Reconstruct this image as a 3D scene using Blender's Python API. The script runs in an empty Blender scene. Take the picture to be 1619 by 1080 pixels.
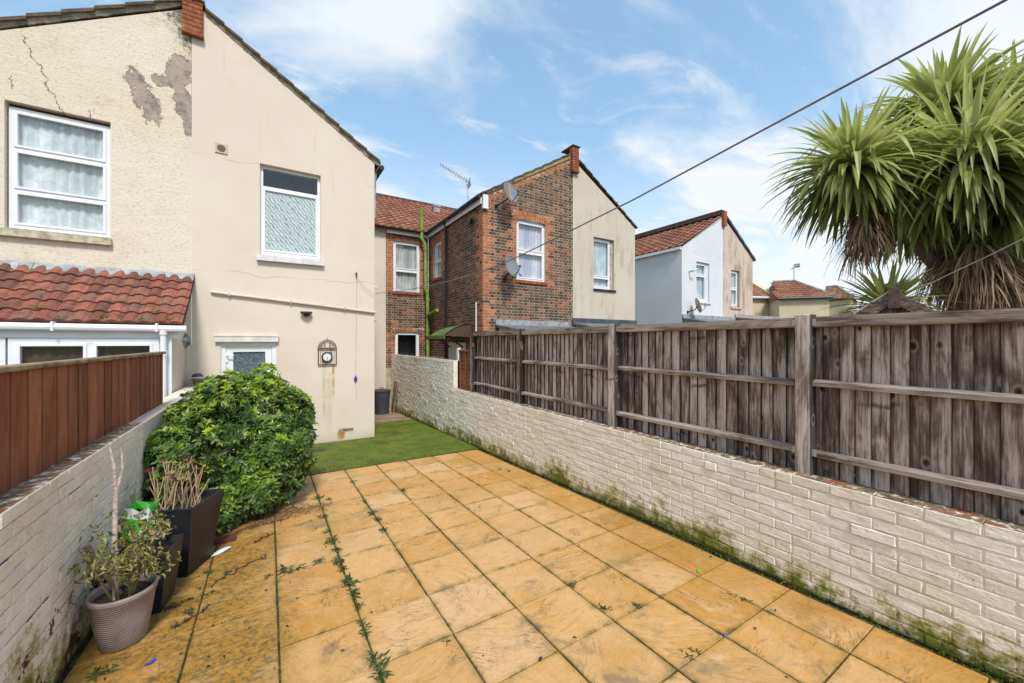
import bpy, math, random
from math import sin, cos, pi, radians, sqrt, atan2, floor
from mathutils import Vector, Matrix, noise as mnoise
random.seed(7)
scene = bpy.context.scene
col = scene.collection

# ------------------------------------------------------------------ camera, sky, sun, exposure
CAM_H = 1.733
YAW = 0.5605
cam_d = bpy.data.cameras.new('camera'); cam = bpy.data.objects.new('camera', cam_d); col.objects.link(cam)
cam.location = (0, 0, CAM_H); cam.rotation_euler = (pi/2, 0, -YAW)
cam_d.sensor_width = 36; cam_d.lens = 36*611.9/1619; cam_d.clip_start = 0.05; cam_d.clip_end = 2000
scene.camera = cam
SUN_EL, SUN_AZ = radians(52), radians(190)      # azimuth measured clockwise from +Y
world = bpy.data.worlds.new('World'); scene.world = world; world.use_nodes = True
def build_world():
    nt = world.node_tree; N = nt.nodes; L = nt.links
    for n in list(N): N.remove(n)
    out = N.new('ShaderNodeOutputWorld'); bg = N.new('ShaderNodeBackground'); bg.inputs['Strength'].default_value = 0.15
    sky = N.new('ShaderNodeTexSky'); sky.sky_type = 'NISHITA'; sky.sun_disc = False
    sky.sun_elevation = SUN_EL; sky.sun_rotation = SUN_AZ; sky.air_density = 1.0; sky.dust_density = 0.6; sky.ozone_density = 1.5
    tc = N.new('ShaderNodeTexCoord'); sep = N.new('ShaderNodeSeparateXYZ'); L.new(tc.outputs['Generated'], sep.inputs[0])
    def m(op, a, b=0.0):
        n = N.new('ShaderNodeMath'); n.operation = op
        for i, v in enumerate((a, b)):
            if isinstance(v, (int, float)): n.inputs[i].default_value = v
            else: L.new(v, n.inputs[i])
        return n.outputs[0]
    zz = m('ADD', m('MAXIMUM', sep.outputs[2], 0.0), 0.16)
    cx = N.new('ShaderNodeCombineXYZ'); L.new(m('DIVIDE', sep.outputs[0], zz), cx.inputs[0]); L.new(m('DIVIDE', sep.outputs[1], zz), cx.inputs[1])
    mp = N.new('ShaderNodeMapping'); mp.inputs['Rotation'].default_value = (0, 0, 0.6); mp.inputs['Scale'].default_value = (0.62, 1.25, 1); mp.inputs['Location'].default_value = (10.44, 16.134, 0)
    L.new(cx.outputs[0], mp.inputs[0])
    no = N.new('ShaderNodeTexNoise'); no.inputs['Scale'].default_value = 1.15; no.inputs['Detail'].default_value = 9; no.inputs['Roughness'].default_value = 0.56; no.inputs['Distortion'].default_value = 0.35
    L.new(mp.outputs[0], no.inputs['Vector'])
    mr = N.new('ShaderNodeMapRange'); mr.interpolation_type = 'SMOOTHSTEP'; mr.inputs[1].default_value = 0.46; mr.inputs[2].default_value = 0.63; L.new(no.outputs[0], mr.inputs[0])
    n2 = N.new('ShaderNodeTexNoise'); n2.inputs['Scale'].default_value = 3.1; n2.inputs['Detail'].default_value = 8; n2.inputs['Roughness'].default_value = 0.6; n2.inputs['Distortion'].default_value = 0.6; L.new(mp.outputs[0], n2.inputs['Vector'])
    m2 = N.new('ShaderNodeMapRange'); m2.interpolation_type = 'SMOOTHSTEP'; m2.inputs[1].default_value = 0.52; m2.inputs[2].default_value = 0.74; L.new(n2.outputs[0], m2.inputs[0])
    # clouds thicken towards the horizon, where one looks through more of them
    hz = N.new('ShaderNodeMapRange'); hz.interpolation_type = 'SMOOTHSTEP'; hz.inputs[1].default_value = 0.50; hz.inputs[2].default_value = 0.04; L.new(sep.outputs[2], hz.inputs[0])
    f = m('MINIMUM', m('ADD', m('ADD', m('MULTIPLY', mr.outputs[0], 0.92), m('MULTIPLY', m2.outputs[0], 0.8)), m('MULTIPLY', hz.outputs[0], 0.85)), 0.95)
    mx = N.new('ShaderNodeMix'); mx.data_type = 'RGBA'; L.new(f, mx.inputs[0])
    gm = N.new('ShaderNodeMix'); gm.data_type = 'RGBA'; gm.blend_type = 'MULTIPLY'; gm.inputs[0].default_value = 1.0; gm.inputs[7].default_value = (1.18, 1.52, 1.68, 1)
    ga = N.new('ShaderNodeGamma'); ga.inputs[1].default_value = 0.55; L.new(sky.outputs[0], ga.inputs[0]); L.new(ga.outputs[0], gm.inputs[6])   # softens the contrast between zenith and horizon
    L.new(gm.outputs[2], mx.inputs[6]); mx.inputs[7].default_value = (3.45, 3.6, 3.75, 1)
    L.new(mx.outputs[2], bg.inputs['Color']); L.new(bg.outputs[0], out.inputs[0])
build_world()
sun_d = bpy.data.lights.new('sun', 'SUN'); sun_d.energy = 2.1; sun_d.angle = radians(11); sun_d.color = (1, 0.95, 0.88)
sun = bpy.data.objects.new('sun', sun_d); col.objects.link(sun)
sdir = Vector((sin(SUN_AZ)*cos(SUN_EL), cos(SUN_AZ)*cos(SUN_EL), sin(SUN_EL)))
sun.rotation_euler = (-sdir).to_track_quat('-Z', 'Y').to_euler(); sun.location = sdir*30
vs = scene.view_settings; vs.view_transform = 'Standard'; vs.look = 'None'; vs.gamma = 1; vs.use_curve_mapping = False; vs.exposure = 0.87

# ------------------------------------------------------------------ helpers
def ray(u, v):          # a photo pixel gives a direction; distance always comes from the surface touched
    r = (u-809.5)/611.9; c, s = cos(YAW), sin(YAW)
    return Vector((r*c+s, -r*s+c, -(v-540)/611.9))
def at_depth(u, v, d): return ray(u, v)*d + Vector((0, 0, CAM_H))
def gz(x, y): return -0.0327*y-0.0077*x
def on_ground(u, v):
    d = ray(u, v); t = -CAM_H/(d.z+0.0327*d.y+0.0077*d.x); return d*t+Vector((0, 0, CAM_H))

WO = {}
def tag(o, label=None, cat=None, group=None, kind=None):
    if label: o['label'] = label
    if cat: o['category'] = cat
    if group: o['group'] = group
    if kind: o['kind'] = kind
    return o
def put(o, parent, origin):
    col.objects.link(o); WO[o] = Vector(origin)
    if parent is not None:
        o.parent = parent; o.location = Vector(origin)-WO[parent]
    else: o.location = origin
    return o
def thing(name, loc, label, cat, group=None, kind=None):
    o = bpy.data.objects.new(name, None); o.empty_display_size = 0.1
    put(o, None, loc); return tag(o, label, cat, group, kind)
class MB:
    def __init__(s): s.v = []; s.f = []; s.r = []; s.cur = 0.5
    def face(s, pts):
        b = len(s.v); s.v.extend([tuple(p) for p in pts]); s.f.append(tuple(range(b, b+len(pts)))); s.r.append(s.cur)
    def mesh(s, vs, fs):
        b = len(s.v); s.v.extend([tuple(p) for p in vs])
        for f in fs: s.f.append(tuple(i+b for i in f)); s.r.append(s.cur)
    def box(s, x0, x1, y0, y1, z0, z1):
        v = [(x, y, z) for x in (x0, x1) for y in (y0, y1) for z in (z0, z1)]
        s.mesh(v, [(0,1,3,2),(4,6,7,5),(0,4,5,1),(2,3,7,6),(0,2,6,4),(1,5,7,3)])
    def tbox(s, T, a0, a1, z0, z1, d0, d1):
        v = [T(a, z, d) for a in (a0, a1) for z in (z0, z1) for d in (d0, d1)]
        s.mesh(v, [(0,1,3,2),(4,6,7,5),(0,4,5,1),(2,3,7,6),(0,2,6,4),(1,5,7,3)])
    def piece(s, T, a0, a1, z0, z1, d0, d1, c, j=0.0):
        """chamfered face piece (brick, slab): front at depth d0, sides back to d1, each corner a little uneven"""
        q = lambda k: random.uniform(-k, k)
        o = [(a0+q(j), z0+q(j)), (a1+q(j), z0+q(j)), (a1+q(j), z1+q(j)), (a0+q(j), z1+q(j))]
        sg = [(1, 1), (-1, 1), (-1, -1), (1, -1)]
        v = [T(a+c*g[0], z+c*g[1], d0+q(j)) for (a, z), g in zip(o, sg)] + [T(a, z, d0+c) for a, z in o] + [T(a, z, d1) for a, z in o]
        s.mesh(v, [(0,1,2,3)]+[(i, 4+i, 4+(i+1) % 4, (i+1) % 4) for i in range(4)]+[(4+i, 8+i, 8+(i+1) % 4, 4+(i+1) % 4) for i in range(4)])
    def tube(s, pts, r, n=8, cap=True):
        pts = [Vector(p) for p in pts]; rs = r if isinstance(r, (list, tuple)) else [r]*len(pts)
        rings = []; up = None
        for i, p in enumerate(pts):
            t = (pts[min(i+1, len(pts)-1)]-pts[max(i-1, 0)]).normalized()
            if up is None or abs(up.dot(t)) > 0.99: up = Vector((0, 0, 1)) if abs(t.z) < 0.9 else Vector((1, 0, 0))
            x = t.cross(up).normalized(); y = x.cross(t).normalized(); up = y
            rings.append([p+(x*cos(2*pi*k/n)+y*sin(2*pi*k/n))*rs[i] for k in range(n)])
        v = [q for rg in rings for q in rg]
        f = [(i*n+k, i*n+(k+1) % n, (i+1)*n+(k+1) % n, (i+1)*n+k) for i in range(len(pts)-1) for k in range(n)]
        if cap: f += [tuple(range(n)), tuple((len(pts)-1)*n+k for k in range(n))]
        s.mesh(v, f)
    def lathe(s, prof, c, n=28, sx=1.0, sy=1.0):
        v = []
        for r, z in prof: v += [(c[0]+r*sx*cos(2*pi*k/n), c[1]+r*sy*sin(2*pi*k/n), c[2]+z) for k in range(n)]
        s.mesh(v, [(i*n+k, i*n+(k+1) % n, (i+1)*n+(k+1) % n, (i+1)*n+k) for i in range(len(prof)-1) for k in range(n)])
    def build(s, name, mat, parent=None, smooth=False, origin=None):
        xs = list(zip(*s.v))
        if origin is None:
            origin = ((min(xs[0])+max(xs[0]))/2, (min(xs[1])+max(xs[1]))/2, min(xs[2]) if parent is None else (min(xs[2])+max(xs[2]))/2)
        me = bpy.data.meshes.new(name)
        me.from_pydata([(x-origin[0], y-origin[1], z-origin[2]) for x, y, z in s.v], [], s.f)
        at = me.attributes.new('rnd', 'FLOAT', 'FACE'); at.data.foreach_set('value', s.r)
        if smooth: me.polygons.foreach_set('use_smooth', [True]*len(s.f))
        me.materials.append(mat); me.update()
        return put(bpy.data.objects.new(name, me), parent, origin)

# ------------------------------------------------------------------ shader helper
class G:
    def __init__(s, name):
        s.mat = bpy.data.materials.new(name); s.mat.use_nodes = True
        s.nt = s.mat.node_tree; s.N = s.nt.nodes; s.b = s.N['Principled BSDF']; s._p = None
    def set(s, sock, v):
        if isinstance(v, bpy.types.NodeSocket): s.nt.links.new(v, sock)
        elif v is not None:
            if sock.type == 'RGBA' and len(v) == 3: v = (*v, 1)
            sock.default_value = v
    @property
    def pos(s):
        if s._p is None: s._p = s.N.new('ShaderNodeNewGeometry')
        return s._p.outputs['Position']
    def xyz(s, vec=None):
        n = s.N.new('ShaderNodeSeparateXYZ'); s.set(n.inputs[0], vec or s.pos); return n.outputs
    def gen(s): return s.N.new('ShaderNodeTexCoord').outputs['Generated']
    def rand(s): return s.N.new('ShaderNodeObjectInfo').outputs['Random']
    def rnd(s):
        n = s.N.new('ShaderNodeAttribute'); n.attribute_name = 'rnd'; return n.outputs['Fac']
    def map(s, vec=None, scale=(1, 1, 1), loc=(0, 0, 0), rot=(0, 0, 0)):
        n = s.N.new('ShaderNodeMapping'); s.set(n.inputs[0], vec or s.pos); s.set(n.inputs['Location'], loc); s.set(n.inputs['Rotation'], rot); s.set(n.inputs['Scale'], scale); return n.outputs[0]
    def noise(s, scale, detail=4, rough=0.5, vec=None, dist=0, ridged=False):
        n = s.N.new('ShaderNodeTexNoise')
        if ridged: n.noise_type = 'RIDGED_MULTIFRACTAL'
        s.set(n.inputs['Vector'], vec or s.pos); s.set(n.inputs['Scale'], scale); s.set(n.inputs['Detail'], detail); s.set(n.inputs['Roughness'], rough); s.set(n.inputs['Distortion'], dist)
        return n.outputs[0]
    def vor(s, scale, vec=None, feature='F1'):
        n = s.N.new('ShaderNodeTexVoronoi'); n.feature = feature; s.set(n.inputs['Vector'], vec or s.pos); s.set(n.inputs['Scale'], scale); return n.outputs['Distance']
    def m(s, op, a, b=0.0, c=0.0):
        n = s.N.new('ShaderNodeMath'); n.operation = op
        s.set(n.inputs[0], a); s.set(n.inputs[1], b); s.set(n.inputs[2], c); return n.outputs[0]
    def step(s, x, lo, hi, a=0.0, b=1.0):
        n = s.N.new('ShaderNodeMapRange'); n.interpolation_type = 'SMOOTHSTEP'
        s.set(n.inputs[0], x); s.set(n.inputs[1], lo); s.set(n.inputs[2], hi); s.set(n.inputs[3], a); s.set(n.inputs[4], b); return n.outputs[0]
    def ramp(s, f, stops, const=False):
        n = s.N.new('ShaderNodeValToRGB'); e = n.color_ramp.elements
        if const: n.color_ramp.interpolation = 'CONSTANT'
        while len(e) < len(stops): e.new(0.5)
        for k, (p, c) in enumerate(stops): e[k].position = p; e[k].color = (*c, 1)
        s.set(n.inputs[0], f); return n.outputs[0]
    def mix(s, f, a, b, mode='MIX'):
        n = s.N.new('ShaderNodeMix'); n.data_type = 'RGBA'; n.blend_type = mode
        s.set(n.inputs[0], f); s.set(n.inputs[6], a); s.set(n.inputs[7], b); return n.outputs[2]
    def scale(s, c, k): # brightness
        n = s.N.new('ShaderNodeVectorMath'); n.operation = 'SCALE'; s.set(n.inputs[0], c); s.set(n.inputs['Scale'], k); return n.outputs[0]
    def bump(s, h, strength=0.5, dist=0.01, normal=None):
        n = s.N.new('ShaderNodeBump'); s.set(n.inputs['Height'], h); s.set(n.inputs['Strength'], strength); s.set(n.inputs['Distance'], dist)
        if normal is not None: s.set(n.inputs['Normal'], normal)
        return n.outputs[0]
    def end(s, color, rough=0.8, normal=None, spec=0.3, metal=0.0, **kw):
        s.set(s.b.inputs['Base Color'], color); s.set(s.b.inputs['Roughness'], rough); s.set(s.b.inputs['Specular IOR Level'], spec); s.set(s.b.inputs['Metallic'], metal)
        if normal is not None: s.set(s.b.inputs['Normal'], normal)
        for k, v in kw.items(): s.set(s.b.inputs[k], v)
        return s.mat

def plain(name, c, rough=0.6, var=0.12, nscale=6, bump=0.15, spec=0.3, metal=0.0):
    g = G(name); n = g.noise(nscale, 6, 0.6)
    k = g.step(n, 0.25, 0.75, 1-var, 1+var)
    return g.end(g.scale(c, k), rough, g.bump(g.noise(nscale*12, 3), bump, 0.002) if bump else None, spec, metal)

M = {}
def mats():
    # --- riven sandstone-effect slabs
    g = G('slab'); r = g.rand()
    n_rot = g.N.new('ShaderNodeVectorRotate'); n_rot.rotation_type = 'Z_AXIS'; g.set(n_rot.inputs['Vector'], g.pos); g.set(n_rot.inputs['Angle'], g.m('MULTIPLY', r, 37.0))
    rv = n_rot.outputs[0]
    off = g.N.new('ShaderNodeVectorMath'); off.operation = 'ADD'; g.set(off.inputs[0], rv)
    cb = g.N.new('ShaderNodeCombineXYZ'); g.set(cb.inputs[2], g.m('MULTIPLY', r, 61.0)); g.set(off.inputs[1], cb.outputs[0]); rv = off.outputs[0]
    st = g.map(rv, (1, 2.2, 1))
    riv = g.noise(4.2, 8, 0.6, st, 1.4, ridged=True); fine = g.noise(30, 7, 0.72, rv, 0.3); big = g.noise(4.0, 6, 0.62, st, 1.2)
    base = g.ramp(r, [(0, (0.56, 0.315, 0.105)), (0.2, (0.61, 0.365, 0.155)), (0.38, (0.49, 0.24, 0.05)), (0.55, (0.62, 0.39, 0.19)), (0.72, (0.53, 0.28, 0.08)), (0.86, (0.60, 0.37, 0.17)), (1, (0.47, 0.26, 0.08))])
    c = g.mix(g.step(big, 0.42, 0.72, 0, 0.7), base, (0.60, 0.36, 0.17)); c = g.mix(g.step(g.noise(2.1, 4, 0.6), 0.48, 0.74, 0, 0.55), c, (0.50, 0.245, 0.045)); c = g.mix(g.step(g.noise(5.5, 6, 0.7, rv), 0.56, 0.74, 0, 0.4), c, (0.66, 0.47, 0.30))
    c = g.mix(g.step(fine, 0.50, 0.72, 0, 0.42), c, (0.36, 0.20, 0.065)); c = g.mix(g.step(fine, 0.46, 0.28, 0, 0.3), c, (0.64, 0.43, 0.25))
    rl = g.noise(3.0, 5, 0.6, g.map(rv, (1, 3.2, 1)), 1.8); lines = g.m('MULTIPLY', g.step(g.m('ABSOLUTE', g.m('SUBTRACT', rl, 0.5)), 0.014, 0.003), g.step(g.noise(4, 3, 0.5, rv), 0.50, 0.66)); c = g.mix(g.m('MULTIPLY', lines, 0.6), c, (0.24, 0.13, 0.04)); c = g.mix(g.step(riv, 1.25, 1.9, 0, 0.22), c, (0.27, 0.15, 0.05))
    # grime and algae hug the slab edges and a few dirty corners
    gx = g.xyz(g.gen()); e = g.m('MINIMUM', g.m('MINIMUM', gx[0], g.m('SUBTRACT', 1.0, gx[0])), g.m('MINIMUM', gx[1], g.m('SUBTRACT', 1.0, gx[1])))
    en = g.m('ADD', e, g.m('MULTIPLY', g.m('SUBTRACT', g.noise(9, 5, 0.65), 0.5), 0.30))
    c = g.mix(g.step(en, 0.10, -0.04, 0, 0.55), c, (0.26, 0.175, 0.04)); c = g.mix(g.step(en, 0.02, -0.05, 0, 0.75), c, (0.10, 0.08, 0.02))
    dirt = g.step(g.noise(2.3, 8, 0.75, None, 0.3), 0.52, 0.68, 0, 0.7); c = g.mix(dirt, c, (0.17, 0.13, 0.07)); c = g.mix(g.step(g.noise(0.7, 4, 0.6), 0.5, 0.7, 0, 0.45), c, (0.36, 0.20, 0.045))
    px = g.xyz(); wetR = g.m('MULTIPLY', g.step(px[0], 2.55, 2.95), g.step(g.noise(1.6, 5, 0.65), 0.3, 0.6, 0.15, 0.7)); c = g.mix(wetR, c, g.mix(g.step(fine, 0.4, 0.7), (0.45, 0.215, 0.03), (0.30, 0.16, 0.035)))
    wetL = g.m('MULTIPLY', g.m('MULTIPLY', g.step(g.m('ADD', px[0], g.m('MULTIPLY', g.noise(2.0, 4), 0.5)), 0.5, 0.1), g.step(px[1], 6.0, 5.2)), g.step(g.noise(2.6, 7, 0.75, g.map(None, (1, 2, 1), (0, 0, 0), (0, 0, 0.5))), 0.34, 0.54, 0.35, 1.0)); c = g.mix(wetL, c, g.mix(g.step(fine, 0.42, 0.62), (0.38, 0.19, 0.03), (0.14, 0.10, 0.03)))
    spk = g.step(g.noise(60, 2, 0.5), 0.70, 0.76, 0, 0.7); c = g.mix(spk, c, (0.10, 0.07, 0.035))
    h = g.m('ADD', g.m('MULTIPLY', riv, 0.5), g.m('ADD', g.m('MULTIPLY', big, 1.4), g.m('ADD', g.m('MULTIPLY', lines, -0.25), g.m('MULTIPLY', fine, 0.35))))
    M['slab'] = g.end(c, g.step(big, 0.3, 0.7, 0.5, 0.75), g.bump(h, 0.75, 0.012), 0.35)
    # --- ground below / joints
    g = G('joint_soil'); M['soil'] = g.end(g.ramp(g.noise(14, 6, 0.7), [(0.3, (0.028, 0.02, 0.01)), (0.5, (0.05, 0.045, 0.016)), (0.62, (0.10, 0.12, 0.025))]), 0.95, g.bump(g.noise(120, 4), 0.6, 0.01))
    g = G('ground'); M['ground'] = g.end(g.ramp(g.noise(1.5, 6, 0.7), [(0.3, (0.06, 0.07, 0.03)), (0.7, (0.12, 0.10, 0.06))]), 0.95)
    g = G('concrete'); n = g.noise(2.2, 8, 0.7); M['concrete'] = g.end(g.ramp(n, [(0.3, (0.13, 0.085, 0.055)), (0.5, (0.26, 0.19, 0.14)), (0.7, (0.34, 0.27, 0.21))]), 0.9, g.bump(g.noise(40, 5), 0.4, 0.01))
    g = G('turf'); n = g.noise(3.0, 6, 0.65); f = g.noise(150, 3, 0.7)
    c = g.ramp(n, [(0.3, (0.075, 0.12, 0.015)), (0.5, (0.14, 0.185, 0.022)), (0.7, (0.20, 0.22, 0.04))]); c = g.mix(g.step(g.noise(1.3, 7, 0.7), 0.52, 0.66, 0, 0.7), c, (0.05, 0.055, 0.025)); c = g.mix(g.step(g.noise(5.0, 6, 0.75), 0.60, 0.70, 0, 0.5), c, (0.20, 0.19, 0.10)); c = g.scale(c, g.step(f, 0.25, 0.75, 0.6, 1.4))
    M['turf'] = g.end(c, 0.75, g.bump(f, 0.9, 0.02), 0.2)
    g = G('turf_blade'); M['blade'] = g.end(g.ramp(g.rnd(), [(0, (0.07, 0.12, 0.015)), (0.6, (0.15, 0.20, 0.025)), (1, (0.25, 0.25, 0.07))]), 0.6)
    # --- painted garden brick
    def painted(name, flake, joint=False):
        g = G(name); x = g.xyz(); hgt = g.m('ADD', x[2], g.m('ADD', g.m('MULTIPLY', x[1], 0.0327), g.m('MULTIPLY', x[0], 0.0077)))
        n1 = g.noise(2.6, 7, 0.65); n2 = g.noise(16, 6, 0.7); n3 = g.noise(70, 4, 0.7)
        c = g.mix(g.step(n1, 0.35, 0.66), (0.85, 0.805, 0.72), (0.81, 0.735, 0.605)); c = g.scale(c, g.m('ADD', 0.93, g.m('MULTIPLY', g.rnd(), 0.10))); c = g.mix(g.step(g.noise(0.9, 6, 0.7, g.map(None, (1, 1, 0.4))), 0.54, 0.76, 0, 0.4), c, (0.52, 0.44, 0.30))
        if joint: c = g.mix(g.step(g.noise(6, 5, 0.7), 0.44, 0.68, 0.0, 0.42), c, (0.30, 0.235, 0.145))
        c = g.mix(g.step(n2, 0.52, 0.76, 0, 0.42), c, (0.44, 0.365, 0.235)); c = g.mix(g.step(g.noise(34, 6, 0.75), 0.60, 0.70, 0, 0.5), c, (0.22, 0.18, 0.11))
        c = g.mix(g.m('MULTIPLY', g.step(n3, 0.58, 0.72), g.step(g.noise(1.9, 4), 0.45, 0.62, 0, 0.85)), c, (0.13, 0.10, 0.06))
        # algae and moss climb from the foot of the wall in tongues
        ms = g.m('ADD', g.m('MULTIPLY', hgt, -2.6 if not flake else -1.5), g.m('ADD', g.m('MULTIPLY', g.noise(9, 7, 0.75), 2.6), g.m('MULTIPLY', g.noise(1.4, 3), 1.5)))
        c = g.mix(g.step(ms, 1.40, 1.75, 0, 0.8), c, (0.34, 0.31, 0.09)); c = g.mix(g.step(ms, 1.74, 1.98), c, g.mix(n2, (0.06, 0.06, 0.015), (0.26, 0.28, 0.045)))
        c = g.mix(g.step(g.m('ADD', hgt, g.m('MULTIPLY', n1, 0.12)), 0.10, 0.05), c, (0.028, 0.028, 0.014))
        if flake:
            fl = g.m('ADD', g.noise(6, 6, 0.65, None, 0.5), g.m('MULTIPLY', hgt, -0.33)); k = g.step(fl, 0.515, 0.535)
            c = g.mix(k, c, g.mix(n2, (0.16, 0.055, 0.03), (0.06, 0.035, 0.025)))
        else:
            k = g.step(g.noise(5, 6, 0.7, None, 0.6), 0.735, 0.75); c = g.mix(k, c, (0.22, 0.085, 0.04))
        # bare, mossy top edge
        tz = g.N.new('ShaderNodeSeparateXYZ'); g.set(tz.inputs[0], g._p.outputs['Normal']); top = g.m('MULTIPLY', g.step(tz.outputs[2], 0.75, 0.95), g.step(n2, 0.34, 0.5))
        c = g.mix(top, c, g.ramp(g.noise(5, 5, 0.7), [(0.38, (0.07, 0.06, 0.025)), (0.5, (0.20, 0.15, 0.09)), (0.6, (0.25, 0.09, 0.045))]))
        h = g.m('ADD', g.m('ADD', n2, g.m('MULTIPLY', g.noise(26, 4, 0.55, g.map(None, (0.5, 0.5, 1.3))), 1.3)), g.m('ADD', g.m('MULTIPLY', n3, 0.35), g.m('MULTIPLY', k, -0.5)))
        return g.end(c, 0.8, g.bump(h, 0.7, 0.010), 0.25)
    M['paint_r'] = painted('white_painted_brick', False); M['paint_l'] = painted('flaking_painted_brick', True); M['joint_r'] = painted('grimy_painted_joint', False, True); M['joint_l'] = painted('flaking_painted_joint', True, True)
    # --- render
    def render(name, c1, c2, c3, bumpk=0.25, bscale=60, extra=None, stain=None):
        g = G(name); a = g.noise(0.8, 5, 0.55); b = g.noise(2.7, 6, 0.6)
        c = g.mix(g.step(a, 0.38, 0.64), c1, c2); c = g.mix(g.step(b, 0.5, 0.75, 0, 0.6), c, c3)
        h = g.m('ADD', g.noise(bscale, 5, 0.65), g.m('MULTIPLY', g.noise(bscale*0.22, 4), 0.8))
        if stain:
            sv = g.map(None, (1.6, 1.6, 0.35)); sm = g.step(g.noise(2.2, 7, 0.7, sv), stain[0], stain[1], 0, stain[3] if len(stain) > 3 else 0.7); c = g.mix(sm, c, stain[2])
        if extra: c, h = extra(g, c, h)
        return g.end(c, 0.88, g.bump(h, bumpk, 0.01), 0.15)
    def rust(g, c, h):
        x = g.xyz(); X, Z = x[0], x[2]
        nz = g.noise(6, 5, 0.7); wob = g.m('MULTIPLY', g.m('SUBTRACT', g.noise(1.5, 3), 0.5), 0.06)
        def streak(x0, w, z0, z1, k):
            d = g.m('ABSOLUTE', g.m('SUBTRACT', g.m('ADD', X, wob), x0)); return g.m('MULTIPLY', g.m('MULTIPLY', g.step(d, w, 0.0), g.m('MULTIPLY', g.step(Z, z0, z0+0.5), g.step(Z, z1+0.02, z1))), g.m('MULTIPLY', g.step(nz, 0.3, 0.6), k))
        for a in ((0.93, 0.05, 0.0, 1.27, 0.55), (1.10, 0.035, 0.45, 1.27, 1.0), (1.02, 0.09, -0.3, 1.1, 0.28)): c = g.mix(streak(*a), c, (0.42, 0.21, 0.05))
        dx = g.m('DIVIDE', g.m('SUBTRACT', X, 1.24), 0.09); dz = g.m('DIVIDE', g.m('ADD', Z, 0.15), 0.15)
        rr = g.m('ADD', g.m('ADD', g.m('MULTIPLY', dx, dx), g.m('MULTIPLY', dz, dz)), g.m('MULTIPLY', g.m('SUBTRACT', nz, 0.5), 1.6)); c = g.mix(g.step(rr, 1.0, 0.15, 0, 0.9), c, (0.40, 0.15, 0.02))
        # faint shrinkage cracks
        for z0, k in ((4.98, 0.03), (2.95, 0.01), (0.55, 0.02)):
            d = g.m('ABSOLUTE', g.m('SUBTRACT', g.m('ADD', Z, g.m('MULTIPLY', g.noise(2.3, 4), 0.25)), z0+0.125)); c = g.mix(g.m('MULTIPLY', g.step(d, 0.007, 0.002), g.step(g.noise(0.9, 2), 0.48, 0.6, 0, 0.6)), c, (0.25, 0.19, 0.13))
        # damp, dingy splash zone near the ground and drips
        c = g.mix(g.step(g.m('ADD', Z, g.m('MULTIPLY', nz, 0.35)), 0.15, -0.25, 0, 0.5), c, (0.30, 0.25, 0.16))
        sv = g.map(None, (5, 5, 0.3)); c = g.mix(g.step(g.noise(2.5, 5, 0.6, sv), 0.62, 0.8, 0, 0.25), c, (0.36, 0.27, 0.17))
        return c, h
    M['cream'] = render('smooth_cream_render', (0.68, 0.60, 0.50), (0.655, 0.565, 0.475), (0.62, 0.54, 0.41), 0.14, 45, rust)
    def peel(g, c, h):
        x = g.xyz(); X, Z = x[0], x[2]
        wv = g.noise(7.5, 8, 0.72); wx = g.m('ADD', g.m('MULTIPLY', g.m('SUBTRACT', wv, 0.5), 4.2), g.m('ADD', g.m('MULTIPLY', g.m('SUBTRACT', g.noise(2.6, 3, 0.5), 0.5), 3.0), g.m('MULTIPLY', g.m('SUBTRACT', g.noise(21, 6, 0.75), 0.5), 2.2)))
        def blob(x0, z0, sx, sz, sh=0.0):
            zz = g.m('SUBTRACT', Z, z0); dx = g.m('DIVIDE', g.m('SUBTRACT', g.m('SUBTRACT', X, x0), g.m('MULTIPLY', zz, sh)), sx); dz = g.m('DIVIDE', zz, sz)
            return g.step(g.m('ADD', g.m('ADD', g.m('MULTIPLY', dx, dx), g.m('MULTIPLY', dz, dz)), wx), 1.0, 0.9)
        k = blob(-1.72, 5.72, 0.16, 0.40, -0.35)
        for b in ((-1.27, 6.28, 0.15, 0.36, 0.1), (-1.24, 5.80, 0.12, 0.30, -0.1), (-1.52, 6.05, 0.12, 0.10, 0), (-1.17, 5.45, 0.06, 0.3, 0)): k = g.m('MAXIMUM', k, blob(*b))
        c = g.mix(g.step(g.noise(22, 7, 0.78), 0.53, 0.66, 0, 0.6), c, (0.32, 0.26, 0.15)); c = g.mix(g.step(g.noise(1.6, 7, 0.7), 0.54, 0.72, 0, 0.5), c, (0.40, 0.33, 0.20))
        c = g.mix(k, c, g.ramp(g.noise(7, 6, 0.7), [(0.33, (0.20, 0.165, 0.14)), (0.5, (0.36, 0.30, 0.25)), (0.7, (0.44, 0.36, 0.30))]))
        # black mould by the eaves and down the party line
        cor = g.m('ADD', g.m('MULTIPLY', g.m('ADD', X, 1.15), 1.1), g.m('MULTIPLY', g.m('SUBTRACT', Z, 7.0), 0.6)); md = g.m('ADD', cor, g.m('MULTIPLY', g.noise(15, 6, 0.75), 1.6))
        c = g.mix(g.step(md, 0.50, 0.80, 0, 0.85), c, (0.075, 0.06, 0.05))
        def crack(x0, z0, x1, z1, w):
            t = g.m('DIVIDE', g.m('SUBTRACT', Z, z0), z1-z0); px = g.m('ADD', x0, g.m('MULTIPLY', t, x1-x0))
            d = g.m('ABSOLUTE', g.m('SUBTRACT', X, g.m('ADD', px, g.m('MULTIPLY', g.m('SUBTRACT', g.noise(6.5, 5, 0.6), 0.5), 0.22))))
            return g.m('MULTIPLY', g.step(d, w, w*0.3), g.m('MULTIPLY', g.step(t, -0.02, 0.02), g.step(t, 1.02, 0.98)))
        ck = crack(-3.02, 6.15, -2.62, 5.15, 0.0065)
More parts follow.
